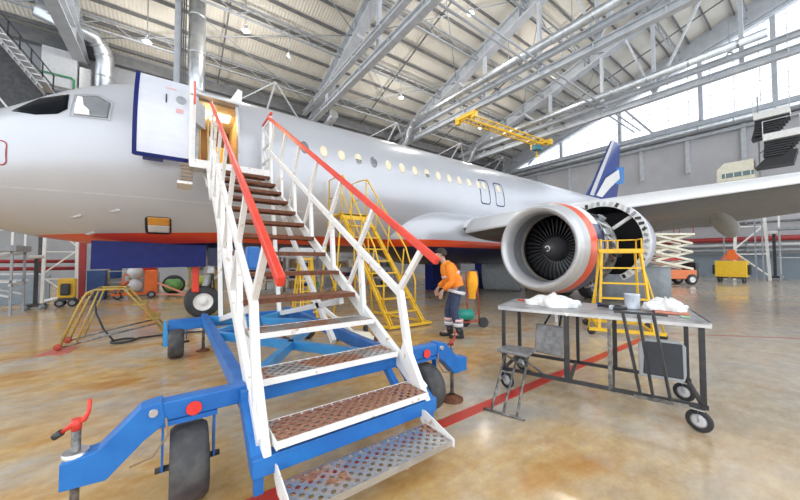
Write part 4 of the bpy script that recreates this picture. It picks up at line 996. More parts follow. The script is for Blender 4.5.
def band(c, n, ra, rb, h, m_, name, lab=None):
    n = V(n).normalized(); m = MB(); a = n.cross(Lf).normalized(); b_ = n.cross(a)
    vs = [c+a*(ra*cos(2*pi*k/28))+b_*(rb*sin(2*pi*k/28))+n*(h*q) for q in (-.5, .5) for k in range(28)]
    m.add(vs, [(k, (k+1) % 28, 28+(k+1) % 28, 28+k) for k in range(28)], True); o = m.build(name, m_, wk, solid=-.006)
    if lab: o['label'] = lab
band(wp(.035, 0, 1.09), F*.25+V((0, 0, 1)), .172, .172, .10, hivisp, 'jacket_hem', 'coral hem of the jacket')
band(wp(.09, 0, 1.215), F*.35+V((0, 0, 1)), .180, .185, .05, reflp, 'jacket_band', 'pale reflective band round the jacket')
band(wp(-.015, 0, .885), -F*.25+V((0, 0, 1)), .175, .215, .06, refl, 'waist_band', 'grey reflective band below the waist')
for l, f in ((.10, -.035), (-.10, .108)):
    band(wp(f, l, .26), (0, 0, 1), .088, .088, .07, refl, 'leg_band', 'white reflective band')
    band(wp(f, l, .34), (0, 0, 1), .088, .088, .06, reflp, 'leg_band', 'pink reflective band')
for f, l in ((-.06, .10), (.10, -.10)):
    m = MB(); c = wp(f, l, 0)
    m.prism([wp(f-.08, l-.045, 0), wp(f+.16, l-.05, 0), wp(f+.21, l, 0), wp(f+.16, l+.05, 0), wp(f-.08, l+.045, 0)], (0, 0, .075)); m.prism([wp(f-.07, l-.045, .07), wp(f+.06, l-.045, .07), wp(f+.06, l+.045, .07), wp(f-.07, l+.045, .07)], (0, 0, .10)); m.build('boot', blackp, wk, bevel=.02)
# ================================================================== YELLOW STEPS AND LADDERS
ys = thing('access_steps', 'tall yellow access steps with handrails standing behind the white passenger stairs', 'steps', (4.0, 6.4, 0))
fa, fb, ta, tb_ = V((3.80, 5.6, .05)), V((4.68, 5.55, .05)), V((3.32, 7.0, 2.62)), V((4.0, 7.0, 2.62))
for a, b_, nm in ((fa, ta, 'stringer'), (fb, tb_, 'stringer')):
    m = MB(); m.bar(a, b_, .035, .09, (0, 1, 0)); m.build(nm, yellow, ys)
    m = MB(); m.bar(a+V((.09, .02, 0)), b_+V((.07, .02, 0)), .025, .05, (0, 1, 0)); m.build(nm, yellow, ys)
for k in range(1, 9):
    t = k/9; a = fa.lerp(ta, t); b_ = fb.lerp(tb_, t); m = MB(); m.bar(a, b_, .16, .025); m.build('tread', yellow, ys)
m = MB(); m.box((3.68, 7.4, 2.64), (.80, .85, .05)); m.box((3.68, 7.0, 2.58), (.80, .05, .14)); m.build('platform', yellow, ys)
for k, (a, b_) in enumerate(((fa, ta), (fb, tb_))):
    sx = -1 if k == 0 else 1; m = MB(); up = V((.02*sx, -.15, .85))
    m.tube([a.lerp(b_, .12)+V((0, 0, .0)), a.lerp(b_, .16)+V((0, -.1, .55)), a.lerp(b_, .35)+up, b_+V((0, -.05, .95)), b_+V((0, .4, 1.0)), b_+V((0, .78, 1.0)), b_+V((0, .78, 0))], .019, 8); m.build('handrail', yellow, ys)
    for t in (.35, .6, .82): m = MB(); m.tube([a.lerp(b_, t), a.lerp(b_, t)+V((0, -.10, .82))], .016, 8); m.build('rail_post', yellow, ys)
    m = MB(); m.tube([a.lerp(b_, .35)+up*.5, b_+V((0, 0, .5)), b_+V((0, .78, .5))], .014, 8); m.build('mid_rail', yellow, ys)
    m = MB(); m.tube([b_, b_+V((0, 0, .97))], .017, 8); m.build('rail_post', yellow, ys)
for x in (3.32, 4.05):
    for dy in (0.05, .78):
        m = MB(); m.tube([(x, 7.0+dy, 2.6), (x+(x-3.68)*.5, 7.0+dy*1.3, .05)], .022, 8); m.build('support_leg', yellow, ys)
    m = MB(); m.tube([(x, 7.05, 1.4), (x, 7.9, .2)], .016, 8); m.tube([(x, 7.9, 1.4), (x, 7.05, .4)], .016, 8); m.build('cross_brace', yellow, ys)
m = MB(); m.bar((3.72, 5.5, .06), (4.86, 5.46, .06), .05, .05); m.bar((4.84, 5.46, .06), (4.4, 8.0, .06), .05, .05); m.bar((3.74, 5.5, .06), (3.2, 8.0, .06), .05, .05); m.build('base_frame', yellow, ys)
c = thing('platform_steps', 'yellow platform step ladder standing by the open engine behind the bench', 'steps', (7.3, 2.9, 0))
g0 = V((6.98, 2.68, 0)); du = V((.48, -.877, 0)); dn = V((.877, .48, 0))
def gp(u, n, z): return g0+du*(u*.92-.07)+dn*n+V((0, 0, z*.935))
for u0, u1 in ((0, .12), (.95, .83)):
    m = MB(); m.bar(gp(u0, 0, .1), gp(u1, .30, 1.78), .04, .05); m.build('front_stile', yellow, c)
    m = MB(); m.bar(gp(u0, 1.0, .1), gp(u1, .72, 1.78), .035, .04); m.build('rear_leg', yellow, c)
for k, z in enumerate((.45, .78, 1.10, 1.43)):
    t = z/1.78; m = MB(); m.bar(gp(.12*t, .30*t, z), gp(.95-.12*t, .30*t, z), .14, .03); m.build('tread', yellow, c)
m = MB(); m.bar(gp(.08, .5, 1.79), gp(.87, .5, 1.79), .5, .04); m.bar(gp(.06, .27, 1.80), gp(.89, .27, 1.80), .02, .09); m.build('platform', yellow, c)
for u in (.10, .85):
    m = MB(); m.tube([gp(u, .28, 1.8), gp(u, .28, 2.06), gp(u, .72, 2.06), gp(u, .72, 1.8)], .016, 8); m.build('guard_rail', yellow, c)
m = MB(); m.tube([gp(.3, .72, 1.8), gp(.3, .72, 2.06)], .014, 8); m.tube([gp(.5, .72, 1.8), gp(.5, .72, 2.06)], .014, 8); m.tube([gp(.1, .72, 2.06), gp(.85, .72, 2.06)], .014, 8); m.build('guard_rail', yellow, c)
for u, s_ in ((-.18, -1), (1.12, 1)):
    m = MB(); m.tube([gp(u*1.05, .2, .1), gp(.12 if s_ < 0 else .83, .42, 1.75)], .018, 8); m.build('outrigger_stay', yellow, c)
m = MB(); m.bar(gp(-.2, -.02, .12), gp(1.15, -.02, .12), .06, .06); m.bar(gp(-.2, 1.02, .12), gp(1.15, 1.02, .12), .06, .06); m.bar(gp(0, -.02, .12), gp(0, 1.02, .12), .05, .05); m.bar(gp(.95, -.02, .12), gp(.95, 1.02, .12), .05, .05); m.build('base_frame', yellow, c)
for u, n in ((-.15, 0), (1.1, 0), (-.15, 1.0), (1.1, 1.0)):
    m = MB(); m.lathe([(.004, -.02), (.07, -.02), (.075, 0), (.07, .02), (.004, .02)], gp(u, n, .076), dn, 18); m.build('castor', black, c)
def aframe(label, x, y, h, w, mm, grp=None):
    t = thing('step_ladder', label, 'ladder', (x, y, 0), grp)
    for sy in (-1, 1):
        for sx in (-1, 1):
            m = MB(); m.bar((x+sx*w*.5, y+sy*.38, 0), (x+sx*w*.3, y+sy*.05, h), .03, .04); m.build('leg', mm, t)
    for k in range(1, 6):
        q = k/6; m = MB(); yy = -.38+.33*q; ww = w*(.5-.2*q); m.bar((x-ww, y+yy, h*q), (x+ww, y+yy, h*q), .07, .02); m.build('rung', mm, t)
    m = MB(); m.box((x, y, h+.02), (w*.7, .22, .04)); m.build('top_cap', mm, t)
    m = MB(); m.bar((x-w*.45, y+.3, h*.2), (x+w*.45, y+.3, h*.2), .02, .02); m.build('rear_bar', mm, t)
aframe('yellow step ladder seen between the treads of the white stairs, left of its twin', 2.62, 7.62, 1.5, .42, yellow, 'yellow step ladders under the belly')
aframe('yellow step ladder seen between the treads of the white stairs, right of its twin', 2.98, 8.5, 1.55, .42, yellow, 'yellow step ladders under the belly')
# low step frame and hose at the left
lf = thing('low_steps', 'low rusty yellow tubular step frame with red wheels on the open floor', 'steps', (-.8, 7.8, 0))
for y in (7.5, 8.1):
    m = MB(); m.tube([(-1.5, y, .06), (-1.28, y, .75), (-1.2, y, .93), (-1.1, y, .98), (-.72, y, .98), (-.05, y, .05)], .02, 8); m.build('side_frame', yellowd, lf)
    m = MB(); m.tube([(-1.48, y, .05), (-.9, y, .18), (-.25, y, .30)], .016, 8); m.build('base_tube', wsteel, lf)
    m = MB(); m.tube([(-1.05, y, .97), (-1.32, y, .06)], .015, 8); m.build('brace_tube', yellowd, lf)
    m = MB(); m.lathe([(.004, -.02), (.05, -.022), (.058, 0), (.05, .022), (.004, .02)], (-1.52, y, .06), (0, 1, 0), 16); m.build('roller', redrust, lf)
for (x, z) in ((-1.25, .86), (-.72, .98), (-1.1, .98)): m = MB(); m.tube([(x, 7.5, z), (x, 8.1, z)], .017, 8); m.build('cross_tube', yellowd, lf)
for (x, z) in ((-.50, .68), (-.30, .40), (-.12, .15)): m = MB(); m.box((x, 7.8, z), (.2, .62, .025)); m.build('tread', yellowd, lf)
m = MB(); pts = [(-1.16, 7.85, .90), (-1.12, 7.8, .55), (-1.0, 7.7, .25), (-.85, 7.62, .04)]
for k in range(30):
    a = .9+2*pi*k/12; pts.append((-.72+.17*cos(a+2.2), 7.62+.17*sin(a+2.2), .02+.006*(k/12)))
pts += [(-.5, 7.75, .02), (0, 7.8, .02), (.8, 7.6, .02), (1.5, 7.5, .02), (2.1, 7.2, .02), (2.2, 6.7, .02)]
m.tube(pts, .016, 7); tag(m.build('air_hose', black), 'black hose coiled on the floor beside the low step frame', 'hose')
m = MB(); m.prism([V((-1.75, 7.25, .001)), V((-1.35, 7.2, .001)), V((-1.3, 7.7, .001)), V((-1.6, 7.75, .001))], (0, 0, .002)); struct(m.build('trim_7', mat('faded red floor patch', (.55, .16, .12), .35)))
# hand truck with vest
ht = thing('hand_truck', 'small red hand truck with two wheels behind the walking worker', 'cart', (5.5, 4.6, 0))
m = MB(); m.tube([(5.55, 4.62, .1), (5.62, 4.72, .75), (5.62, 4.74, 1.22)], .016, 8); m.tube([(5.35, 4.78, .1), (5.42, 4.88, .75), (5.42, 4.9, 1.22), (5.62, 4.74, 1.22)], .016, 8); m.bar((5.0, 4.75, .14), (5.55, 4.6, .14), .03, .03); m.bar((5.35, 4.8, .3), (5.58, 4.64, .3), .03, .03); m.build('frame', redrust, ht)
for x, y in ((5.60, 4.55), (5.33, 4.84)):
    m = MB(); m.lathe([(.005, -.025), (.06, -.02), (.10, -.025), (.115, -.012), (.115, .012), (.10, .025), (.005, .025)], (x, y, .115), (.55, .83, 0), 20); m.build('wheel', black, ht)
m = MB(); c = V((5.2, 4.72, .30)); m.tube([c+V((-.22, .06, 0)), c+V((-.18, .05, 0)), c+V((.14, -.04, 0)), c+V((.2, -.06, 0))], [.05, .12, .12, .06], 16); tag(m.build('gas_bottle', teal), 'teal canister lying on the red hand truck', 'bottle')
m = MB()
def vest(i, j):
    a = 2*pi*i/20; h = j/8; r = .10+.07*sin(pi*min(1, h*1.15))+.02*sin(4*a+3*h)
    return V((5.53+r*1.0*cos(a)*.75, 4.80+r*sin(a)*.75, 1.24-.62*h))
m.grid(vest, 20, 8); tag(m.build('hi_vis_vest', mat('amber vest', (.95, .45, .02), .8, c2=(.9, .36, .02))), 'amber hi-vis vest hung on the red hand truck', 'vest')
m = MB()
def jkt(i, j):
    a = 2*pi*i/20; h = j/8; r = .10+.05*sin(pi*min(1, h*1.2))+.02*sin(3*a)
    return V((5.80+r*.7*cos(a), 4.97+r*.7*sin(a), 1.26-.6*h))
m.grid(jkt, 20, 8); tag(m.build('work_jacket', navycl), 'dark navy jacket hung behind the amber vest', 'jacket')
# canister and loose wheel by the chassis
cn = thing('canister', 'cream canister lying on the floor behind the right side of the stairs', 'canister', (2.62, 4.95, 0))
m = MB(); m.tube([(2.52, 5.05, .13), (2.55, 5.02, .13), (2.80, 4.78, .12), (2.84, 4.74, .12), (2.88, 4.70, .12)], [.09, .13, .11, .05, .04], 18); m.build('canister_body', cream, cn)
m = MB(); m.tube([(2.87, 4.71, .12), (2.91, 4.67, .12)], .045, 12); m.build('canister_cap', rust, cn)
dl = thing('tow_dolly', 'low white two-wheeled dolly leg behind the right side of the stairs', 'dolly', (2.6, 5.45, 0))
for x, y in ((2.50, 5.42), (3.0, 5.25)):
    m = MB(); m.lathe([(.005, -.03), (.07, -.03), (.11, -.035), (.125, -.015), (.125, .015), (.11, .035), (.005, .03)], (x, y, .126), (.8, -.3, 0), 20); m.build('wheel', black, dl)
m = MB(); m.tube([(2.5, 5.42, .126), (3.0, 5.25, .126)], .02, 8); m.bar((2.75, 5.33, .15), (2.3, 6.2, .7), .06, .06); m.build('tow_bar', whitew, dl)
m = MB(); m.bar((2.60, 5.6, .30), (2.30, 6.3, .75), .02, .02); m.build('brace', whitew, dl)
# low white stand under the intake
sd_ = thing('floor_stand', 'small white stand on the floor under the engine intake', 'stand', (7.75, 3.9, 0))
m = MB(); m.box((7.7, 3.9, .42), (.5, .12, .04)); m.build('top_plate', lgrey, sd_)
for x in (7.5, 7.9):
    m = MB(); m.bar((x, 3.9, 0), (x, 3.9, .40), .05, .05); m.build('leg', lgrey, sd_)

# ================================================================== FAR CLUTTER
def bx(name, label, cat, c, d, m, grp=None, bevel=.01):
    o = MB().box(c, d).build(name, m, bevel=bevel); return tag(o, label, cat, grp)
# scissor lift
sl = thing('scissor_lift', 'orange scissor lift with raised cream scissor arms by the gable wall', 'lift', (25, 5.9, 0))
def SL(u, n, z): return V((25, 5.9, 0))+V((.78, -.62, 0))*u+V((.62, .78, 0))*n+V((0, 0, z))
RS = Matrix((V((.78, -.62, 0)), V((.62, .78, 0)), V((0, 0, 1)))).transposed()
m = MB(); m.box(SL(0, 0, .62), (2.5, 1.1, .55), RS); m.build('chassis', mat('faded orange paint', (.80, .22, .08), .45), sl, bevel=.04)
m = MB(); m.box(SL(1.32, 0, .85), (.2, 1.0, 1.0), RS); m.build('battery_box', dsteel, sl, bevel=.03)
for u in (-.95, .95):
    for n in (-.5, .5): 
        w_ = wheel(SL(u, n, .32), .32, .22, (.62, .78, 0), 'wheel', sl, white)
for k in range(4):
    z = .95+.52*k
    for n in (-.42, .42):
        for s_ in (-1, 1):
            m = MB(); m.bar(SL(-1.1*s_, n+.05*s_, z), SL(1.1*s_, n+.05*s_, z+.52), .07, .13); m.build('scissor_arm', cream, sl)
m = MB(); m.box(SL(0, 0, 1.55), (1.2, .6, .14), RS); m.build('lift_cylinder', red, sl)
m = MB(); m.box(SL(0, 0, 3.08), (2.4, 1.1, .12), RS); m.build('work_platform', cream, sl)
for u in (-1.15, 0, 1.15):
    for n in (-.5, .5): m = MB(); m.bar(SL(u, n, 3.1), SL(u, n, 4.1), .04, .04); m.build('rail_post', redp, sl)
for z in (3.6, 4.1):
    m = MB()
    for n in (-.5, .5): m.bar(SL(-1.15, n, z), SL(1.15, n, z), .04, .04)
    for u in (-1.15, 1.15): m.bar(SL(u, -.5, z), SL(u, .5, z), .04, .04)
    m.build('guard_rail', white, sl)
m = MB(); m.box(SL(-.9, 0, 3.7), (.35, .5, .5), RS); m.build('control_box', redp, sl, bevel=.03)
def yellow_cart(label, x, y, w_, h_, rot=0, dp=.9, zb=.35, wr=.2):
    t = thing('equipment_cart', label, 'cart', (x, y, 0)); R = Matrix.Rotation(rot, 3, 'Z')
    def Q(a, b_, z): return V((x, y, 0))+R @ V((a, b_, 0))+V((0, 0, z))
    m = MB(); m.box(Q(0, 0, zb+h_/2), (dp, w_, h_), R); m.build('cabinet', yellow, t, bevel=.03)
    m = MB(); m.box(Q(0, 0, zb-.04), (dp*.9, w_*.95, .08), R); m.build('chassis', dsteel, t)
    for b_ in (-w_*.38, w_*.38):
        for a in (-dp*.36, dp*.36): wheel(Q(a, b_, wr), wr, wr*.6, R @ V((0, 1, 0)), 'wheel', t, greyp)
    for b_ in (-w_/2-.08, w_/2+.08): m = MB(); m.box(Q(0, b_, zb+h_*.45), (dp*.55, .14, h_*.6), R); m.build('side_box', dsteel, t, bevel=.04)
    m = MB(); m.bar(Q(-dp*.5, 0, .3), Q(-dp*1.3, .2, .2), .06, .06); m.build('tow_bar', steel, t)
    return t, Q
t, Q = yellow_cart('wide yellow equipment cart in front of the gable wall between the white lattice legs', 30.8, 3.9, 1.5, 1.1)
m = MB(); m.prism([Q(0, -.3, 1.5), Q(0, .3, 1.5), Q(0, .16, 2.2), Q(0, -.16, 2.2)], (.3, 0, 0)); m.bar(Q(.1, -.5, 1.5), Q(.1, 0, 2.2), .08, .08); m.bar(Q(.1, .5, 1.5), Q(.1, 0, 2.2), .08, .08); m.build('orange_hopper', orange, t)
t, Q = yellow_cart('small yellow equipment cart beside the red post under the nose of the aircraft', -2.78, 14.55, .3, .62, 0, .40, .28, .12)
# white lattice docking legs
def lattice(label, pts, h, mm, lean=0):
    x0_, y0_, x1_, y1_ = pts; t = thing('lattice_tower', label, 'tower', ((x0_+x1_)/2, (y0_+y1_)/2, 0))
    A, B = V((x0_, y0_, 0)), V((x1_, y1_, 0)); d = (B-A)*lean
    w_ = (B-A).length; th = max(.08, w_*.085)
    tA, tB = A+d+V((0, 0, h)), B-d+V((0, 0, h))
    for a, b_ in ((A, tA), (B, tB)): m = MB(); m.bar(a, b_, th, th); m.build('leg', mm, t)
    n = 3
    for k in range(n):
        q0, q1 = (k+.15)/n, (k+1)/n; m = MB()
        p, q = (A.lerp(tA, q0), B.lerp(tB, q1)) if k % 2 else (B.lerp(tB, q0), A.lerp(tA, q1)); m.bar(p, q, th*.55, th*.55); m.build('diagonal', mm, t)
        m = MB(); m.bar(A.lerp(tA, q1-.02), B.lerp(tB, q1-.02), th*.5, th*.5); m.build('crossbar', mm, t)
lattice('white lattice tower of the docking frame behind the yellow cart on the right', (34.6, 4.25, 35.4, 2.55), 6.2, white, .12)
lattice('slim white lattice tower under the nose at the left', (-3.5, 15.3, -2.72, 15.4), 2.75, white, .03)
def dock(label, x0_, x1_, y0_, y1_, z, mm):
    t = thing('dock_platform', label, 'platform', ((x0_+x1_)/2, (y0_+y1_)/2, 0))
    m = MB(); m.box(((x0_+x1_)/2, (y0_+y1_)/2, z), (x1_-x0_, y1_-y0_, .16)); m.build('deck', mm, t)
    for x in (x0_+.1, x1_-.1):
        for y in (y0_+.1, y1_-.1):
            m = MB(); m.bar((x, y, 0), (x, y, z), .05, .05); m.build('leg', greyp, t)
    for y in (y0_+.1, y1_-.1):
        m = MB(); m.bar((x0_+.1, y, .5), (x1_-.1, y, z-.1), .05, .05); m.build('brace', lgrey, t)
        m = MB(); m.bar((x1_-.1, y, .5), (x0_+.1, y, z-.1), .05, .05); m.build('brace', lgrey, t)
        m = MB(); m.bar((x0_, y, z*.5), (x1_, y, z*.5), .05, .05); m.build('crossbar', lgrey, t)
    for x in (x0_+.1, x1_-.1):
        m = MB(); m.bar((x, y0_, z*.45), (x, y1_, z*.45), .05, .05); m.build('crossbar', lgrey, t)
    for f in (.55, 1.05):
        m = MB()
        for y in (y0_+.1, y1_-.1): m.bar((x0_, y, z+f), (x1_, y, z+f), .05, .05)
        m.build('guard_rail', white, t)
    for x in (x0_+.1, (x0_+x1_)/2, x1_-.1):
        for y in (y0_+.1, y1_-.1): m = MB(); m.bar((x, y, z), (x, y, z+1.05), .045, .045); m.build('rail_post', white, t)
dock('grey work platform on legs at the left edge under the aircraft nose', -7.2, -3.45, 12.9, 14.0, 1.82, greyp)
dock('grey work platform on legs at the right edge by the gable wall', 34.2, 35.4, -2.5, 2.1, 3.7, greyp)
def flood(label, x, y, h, hd):
    t = thing('floodlight', label, 'lamp', (x, y, 0)); k = h/2.6
    m = MB(); m.bar((x, y, .15), (x, y, h), .10*k+.02, .10*k+.02); m.build('mast', dsteel, t)
    m = MB(); m.box((x, y, h+.05), (.45*k, .5*k, .16*k)); m.build('lamp_head', white, t, bevel=.03)
    m = MB(); m.box((x, y, .18*k), (.7*k, .5*k, .12*k)); m.build('base', dsteel, t)
    for dy in (-.25, .25): 
        for dx in (-.3, .3): m = MB(); m.lathe([(.004, -.03), (.12*k, -.03), (.12*k, .03), (.004, .03)], (x+dx*k, y+dy*k, .12*k), (0, 1, 0), 16); m.build('castor', greyp, t)
flood('floodlight mast on castors right of the yellow cart by the gable wall', 36.2, 2.35, 3.5, 1)
flood('floodlight mast on castors at the left edge under the nose', -3.42, 14.35, 1.55, 1)
# low partition and red rails at the left
bx('low_partition', 'grey blue low partition at the left edge behind the floodlight mast', 'partition', (-7.0, 16.3, .48), (6.9, .12, .96), mat('grey blue panel', (.25, .31, .37), .5, c2=(.30, .36, .42)))
for z, r in ((1.45, .07), (1.18, .07)):
    m = MB(); m.tube([(-12, 17.2, z), (-3.08, 17.2, z)], r, 10); tag(m.build('rail_pipe', redp), ('upper' if z > 1.3 else 'lower')+' dull red pipe running above the grey blue partition', 'pipe')
m = MB(); m.tube([(-12, 17.0, .98), (-4.0, 17.0, .98), (-3.9, 17.0, .95), (-3.85, 17.0, 0)], .05, 10); tag(m.build('rail_pipe', lgrey), 'pale grey pipe along the top of the grey blue partition', 'pipe')
bx('support_post', 'dark red post standing under the aircraft nose', 'post', (-2.9, 17.2, 1.25), (.2, .2, 2.5), redp)
# gas cart, tanks, drum, tyres
gc = thing('gas_cart', 'orange cart carrying two white spherical tanks under the open door', 'cart', (-.9, 16.1, 0))
m = MB(); m.box((-.72, 16.0, .62), (.42, .35, .95)); m.build('cabinet', orange, gc, bevel=.03)
for z in (.52, 1.02): m = MB(); m.ball((-1.2, 15.9, z), .25, 18, 12); m.build('spherical_tank', lgrey, gc)
m = MB(); m.bar((-1.9, 15.8, .18), (-.5, 16.0, .18), .08, .08); m.bar((-1.9, 16.3, .18), (-.5, 16.3, .18), .08, .08); m.bar((-1.7, 15.8, .2), (-1.5, 15.8, .95), .05, .05); m.bar((-1.5, 15.8, .95), (-1.0, 15.8, .8), .05, .05); m.bar((-1.9, 15.8, .3), (-1.4, 15.8, .7), .05, .05); m.build('frame', orange, gc)
for x in (-1.7, -.7): wheel(V((x, 15.85, .14)), .14, .1, (0, 1, 0), 'wheel', gc, greyp)
m = MB()
for k in range(5): m.ball((-1.62+.1*k, 15.8+.05*(k % 2), .42+.1*(k % 3)), .07, 8, 6)
m.build('pump_fittings', redrust, gc)
tag(MB().lathe([(.003, .0), (.38, 0), (.40, .03), (.38, .3), (.40, .33), (.38, .6), (.4, .62), (.003, .62)], (-.95, 17.3, .98), n=24).build('drum', red), 'red drum standing behind the white spherical tanks', 'drum')
bx('drum_stand', 'grey bench under the red drum', 'bench', (-.95, 17.3, .485), (.9, .8, .97), greyp)
m = MB(); m.tube([(-.3, 16.3, .45), (-.2, 16.3, .45), (.2, 16.25, .45), (.3, 16.2, .45)], [.12, .25, .25, .12], 18); tag(m.build('gas_tank', green), 'dark green tank lying beside the orange cart', 'tank')
m = MB(); m.tube([(.75, 15.9, .62), (.85, 15.9, .62), (1.25, 15.8, .62), (1.35, 15.8, .62)], [.1, .22, .22, .1], 18); tag(m.build('gas_tank', lime), 'lime green tank lying on the small yellow rack', 'tank')
rk = thing('tank_rack', 'small yellow rack holding the lime green tank', 'rack', (1.0, 15.7, 0))
for x in (.55, 1.5):
    for y in (15.45, 16.1): m = MB(); m.bar((x, y, 0), (x, y, 1.15), .06, .06); m.build('post', yellowd, rk)
for z in (.12, .38): m = MB(); m.box((1.02, 15.78, z-.02), (1.0, .7, .04)); m.build('shelf', yellowd, rk)
m = MB(); m.lathe([(.22, -.1), (.38, -.12), (.42, -.05), (.42, .05), (.38, .12), (.22, .1)], (.02, 16.95, .42), (.3, 1, 0), 24); tag(m.build('spare_tyre', black), 'black tyre standing between the orange cart and the green tank', 'tyre')
tb2 = thing('tow_bar', 'salmon triangular tow bar on the floor right of the orange cart', 'tow bar', (.2, 15.4, 0))
for a, b_ in (((-.5, 15.6, .6), (.5, 15.2, .1)), ((-.5, 15.6, .15), (.5, 15.2, .1))): m = MB(); m.bar(a, b_, .06, .06); m.build('bar', mat('salmon paint', (.75, .28, .18), .5), tb2)
bx('tool_cabinet', 'blue tool cabinet beside the red post under the nose', 'cabinet', (-2.35, 16.4, .55), (.5, .5, 1.1), mat('deep blue cabinet', (.03, .08, .25), .5))
bx('tool_cabinet', 'small blue locker right of the blue tool cabinet under the nose', 'cabinet', (-1.95, 17.6, 1.0), (.35, .3, .5), mat('deep blue cabinet', (.03, .08, .25), .5))
bx('locker_bench', 'grey bench under the small blue locker', 'bench', (-1.95, 17.6, .37), (.5, .5, .74), greyp)
# big green tank, wall bench and racks with boxes under the belly
m = MB(); m.tube([(.4, 18.5, 1.55), (.6, 18.5, 1.55), (2.2, 18.4, 1.55), (2.4, 18.4, 1.55)], [.3, .55, .55, .3], 22); tag(m.build('gas_tank', mat('sage green', (.20, .40, .22), .5)), 'large sage green tank on a grey cradle behind the nose wheel', 'tank')
bx('tank_cradle', 'grey cradle under the large sage green tank', 'cradle', (1.4, 18.45, .49), (1.4, .7, .98), greyp)
tw = thing('cage_trolley', 'yellow wire cage trolley left of the white spherical tanks', 'trolley', (-1.75, 16.9, 0))
for x in (-2.1, -1.45):
    for y in (16.7, 17.1): m = MB(); m.bar((x, y, 0), (x, y, 1.45), .035, .035); m.build('post', yellowd, tw)
for z in (.15, .6, 1.05, 1.43): m = MB(); m.box((-1.775, 16.9, z), (.68, .42, .025)); m.build('shelf', lgrey, tw)
rb = random.Random(11)
pal = [('dark red', redp), ('blue', navyp), ('grey', greyp), ('white', white), ('brown', woods), ('green', green), ('black', blackp), ('orange', orange), ('cream', cream), ('pale grey', lgrey)]
racks = [(3.4, 15.4, 'leftmost steel rack under the belly'), (5.2, 15.3, 'second steel rack under the belly'), (7.0, 15.2, 'third steel rack under the belly'), (9.2, 14.6, 'steel rack left of the blue cupboard'), (14.2, 14.8, 'steel rack behind the worker')]
lv = ['bottom', 'middle', 'top']
for ri, (x, y, nm) in enumerate(racks):
    t = thing('storage_rack', ('leftmost grey steel rack' if ri == 0 else ['', 'second grey steel rack from the left', 'third grey steel rack from the left', 'fourth grey steel rack from the left', 'rightmost grey steel rack'][ri])+' seen under the aircraft belly', 'rack', (x, y, 0), 'racks under the belly')
    for a in (-.8, .8):
        for b_ in (-.3, .3): m = MB(); m.bar((x+a, y+b_, 0), (x+a, y+b_, 1.7), .05, .05); m.build('post', mat('rack brown', (.30, .16, .08), .5) if ri == 0 else greyp, t)
    for z in (.12, .62, 1.12, 1.66): m = MB(); m.box((x, y, z), (1.66, .62, .03)); m.build('shelf', greyp, t)
    for k, z in enumerate((.137, .637, 1.137)):
        xx = x-.62; ks = rb.sample(range(10), 4)
        for q in range(4):
            nmc, mm = pal[ks[q]]; w_ = rb.uniform(.2, .34); h_ = rb.uniform(.2, .42)
            bx('storage_box', nmc+' box on the '+lv[k]+' shelf of the '+nm, 'box', (xx+.05, y-.05, z+h_/2), (w_, .36, h_), mm, 'boxes on the '+nm); xx += .40
bx('cupboard', 'dark blue cupboard under the belly just left of the worker', 'cupboard', (10.9, 11.9, .78), (.9, .6, 1.56), navyp)
wc = thing('wall_cupboard', 'white cupboard with two doors under the belly behind the worker', 'cupboard', (12.6, 12.6, 0))
m = MB(); m.box((12.6, 12.6, .8), (1.2, .6, 1.6)); m.build('carcass', lgrey, wc)
for dx in (-.3, .3):
    m = MB(); m.box((12.6+dx, 12.28, .82), (.56, .03, 1.45)); d_ = m.build('door', white, wc, bevel=.008)
    m = MB(); m.box((12.6+dx*.3, 12.25, .85), (.03, .03, .15)); m.build('handle', dsteel, d_)
bx('tool_chest', 'bright blue tool chest under the belly left of the grey cowl panel', 'chest', (13.6, 10.9, 1.1), (1.0, .6, .55), mat('bright blue chest', (.02, .05, .35), .4))
bx('tool_trolley', 'dark tool trolley under the bright blue tool chest', 'trolley', (13.6, 10.9, .41), (1.0, .6, .82), navy)
def cowl_panel(label, c, rot, r, L, a0, a1, m_):
    t = thing('cowl_panel', label, 'panel', c); R = Matrix.Rotation(rot, 3, 'Z'); m = MB()
    def f(i, j):
        a = a0+(a1-a0)*i/16; return V(c)+R @ V((-r*cos(a)+r, L*(j/6-.5), r*sin(a)))
    zs = min(f(i, 0).z for i in range(17)); sh = V((0, 0, -zs+.01))
    m.grid(lambda i, j: f(i, j)+sh, 16, 6); m.build('outer_skin', m_, t, solid=.04)
    for j in (1, 3, 5):
        m = MB(); m.tube([f(i, j)+sh+R @ V((.06, 0, 0)) for i in range(17)], .03, 6); m.build('stiffener', lgrey, t)
cowl_panel('grey fan cowl panel resting on the floor left of the engine intake', (12.4, 9.1, 0), radians(25), 1.2, 1.7, radians(-55), radians(40), mat('grey blue cowl skin', (.40, .44, .48), .4))
cowl_panel('grey fan cowl panel standing on the floor behind the yellow step ladder', (12.9, 4.0, 0), radians(15), 1.0, 2.0, radians(-50), radians(30), mat('grey blue cowl skin', (.40, .44, .48), .4))
cr_ = thing('pallet_crate', 'brown slatted crate on the floor beside the resting cowl panel', 'crate', (14.5, 8.2, 0))
for k in range(5): m = MB(); m.box((14.5, 8.2, .12+.2*k), (1.3, 1.0, .14)); m.build('slat', woods, cr_)
for dx in (-.6, .6): 
    for dy in (-.45, .45): m = MB(); m.box((14.5+dx, 8.2+dy, .55), (.08, .08, 1.1)); m.build('corner_post', woods, cr_)
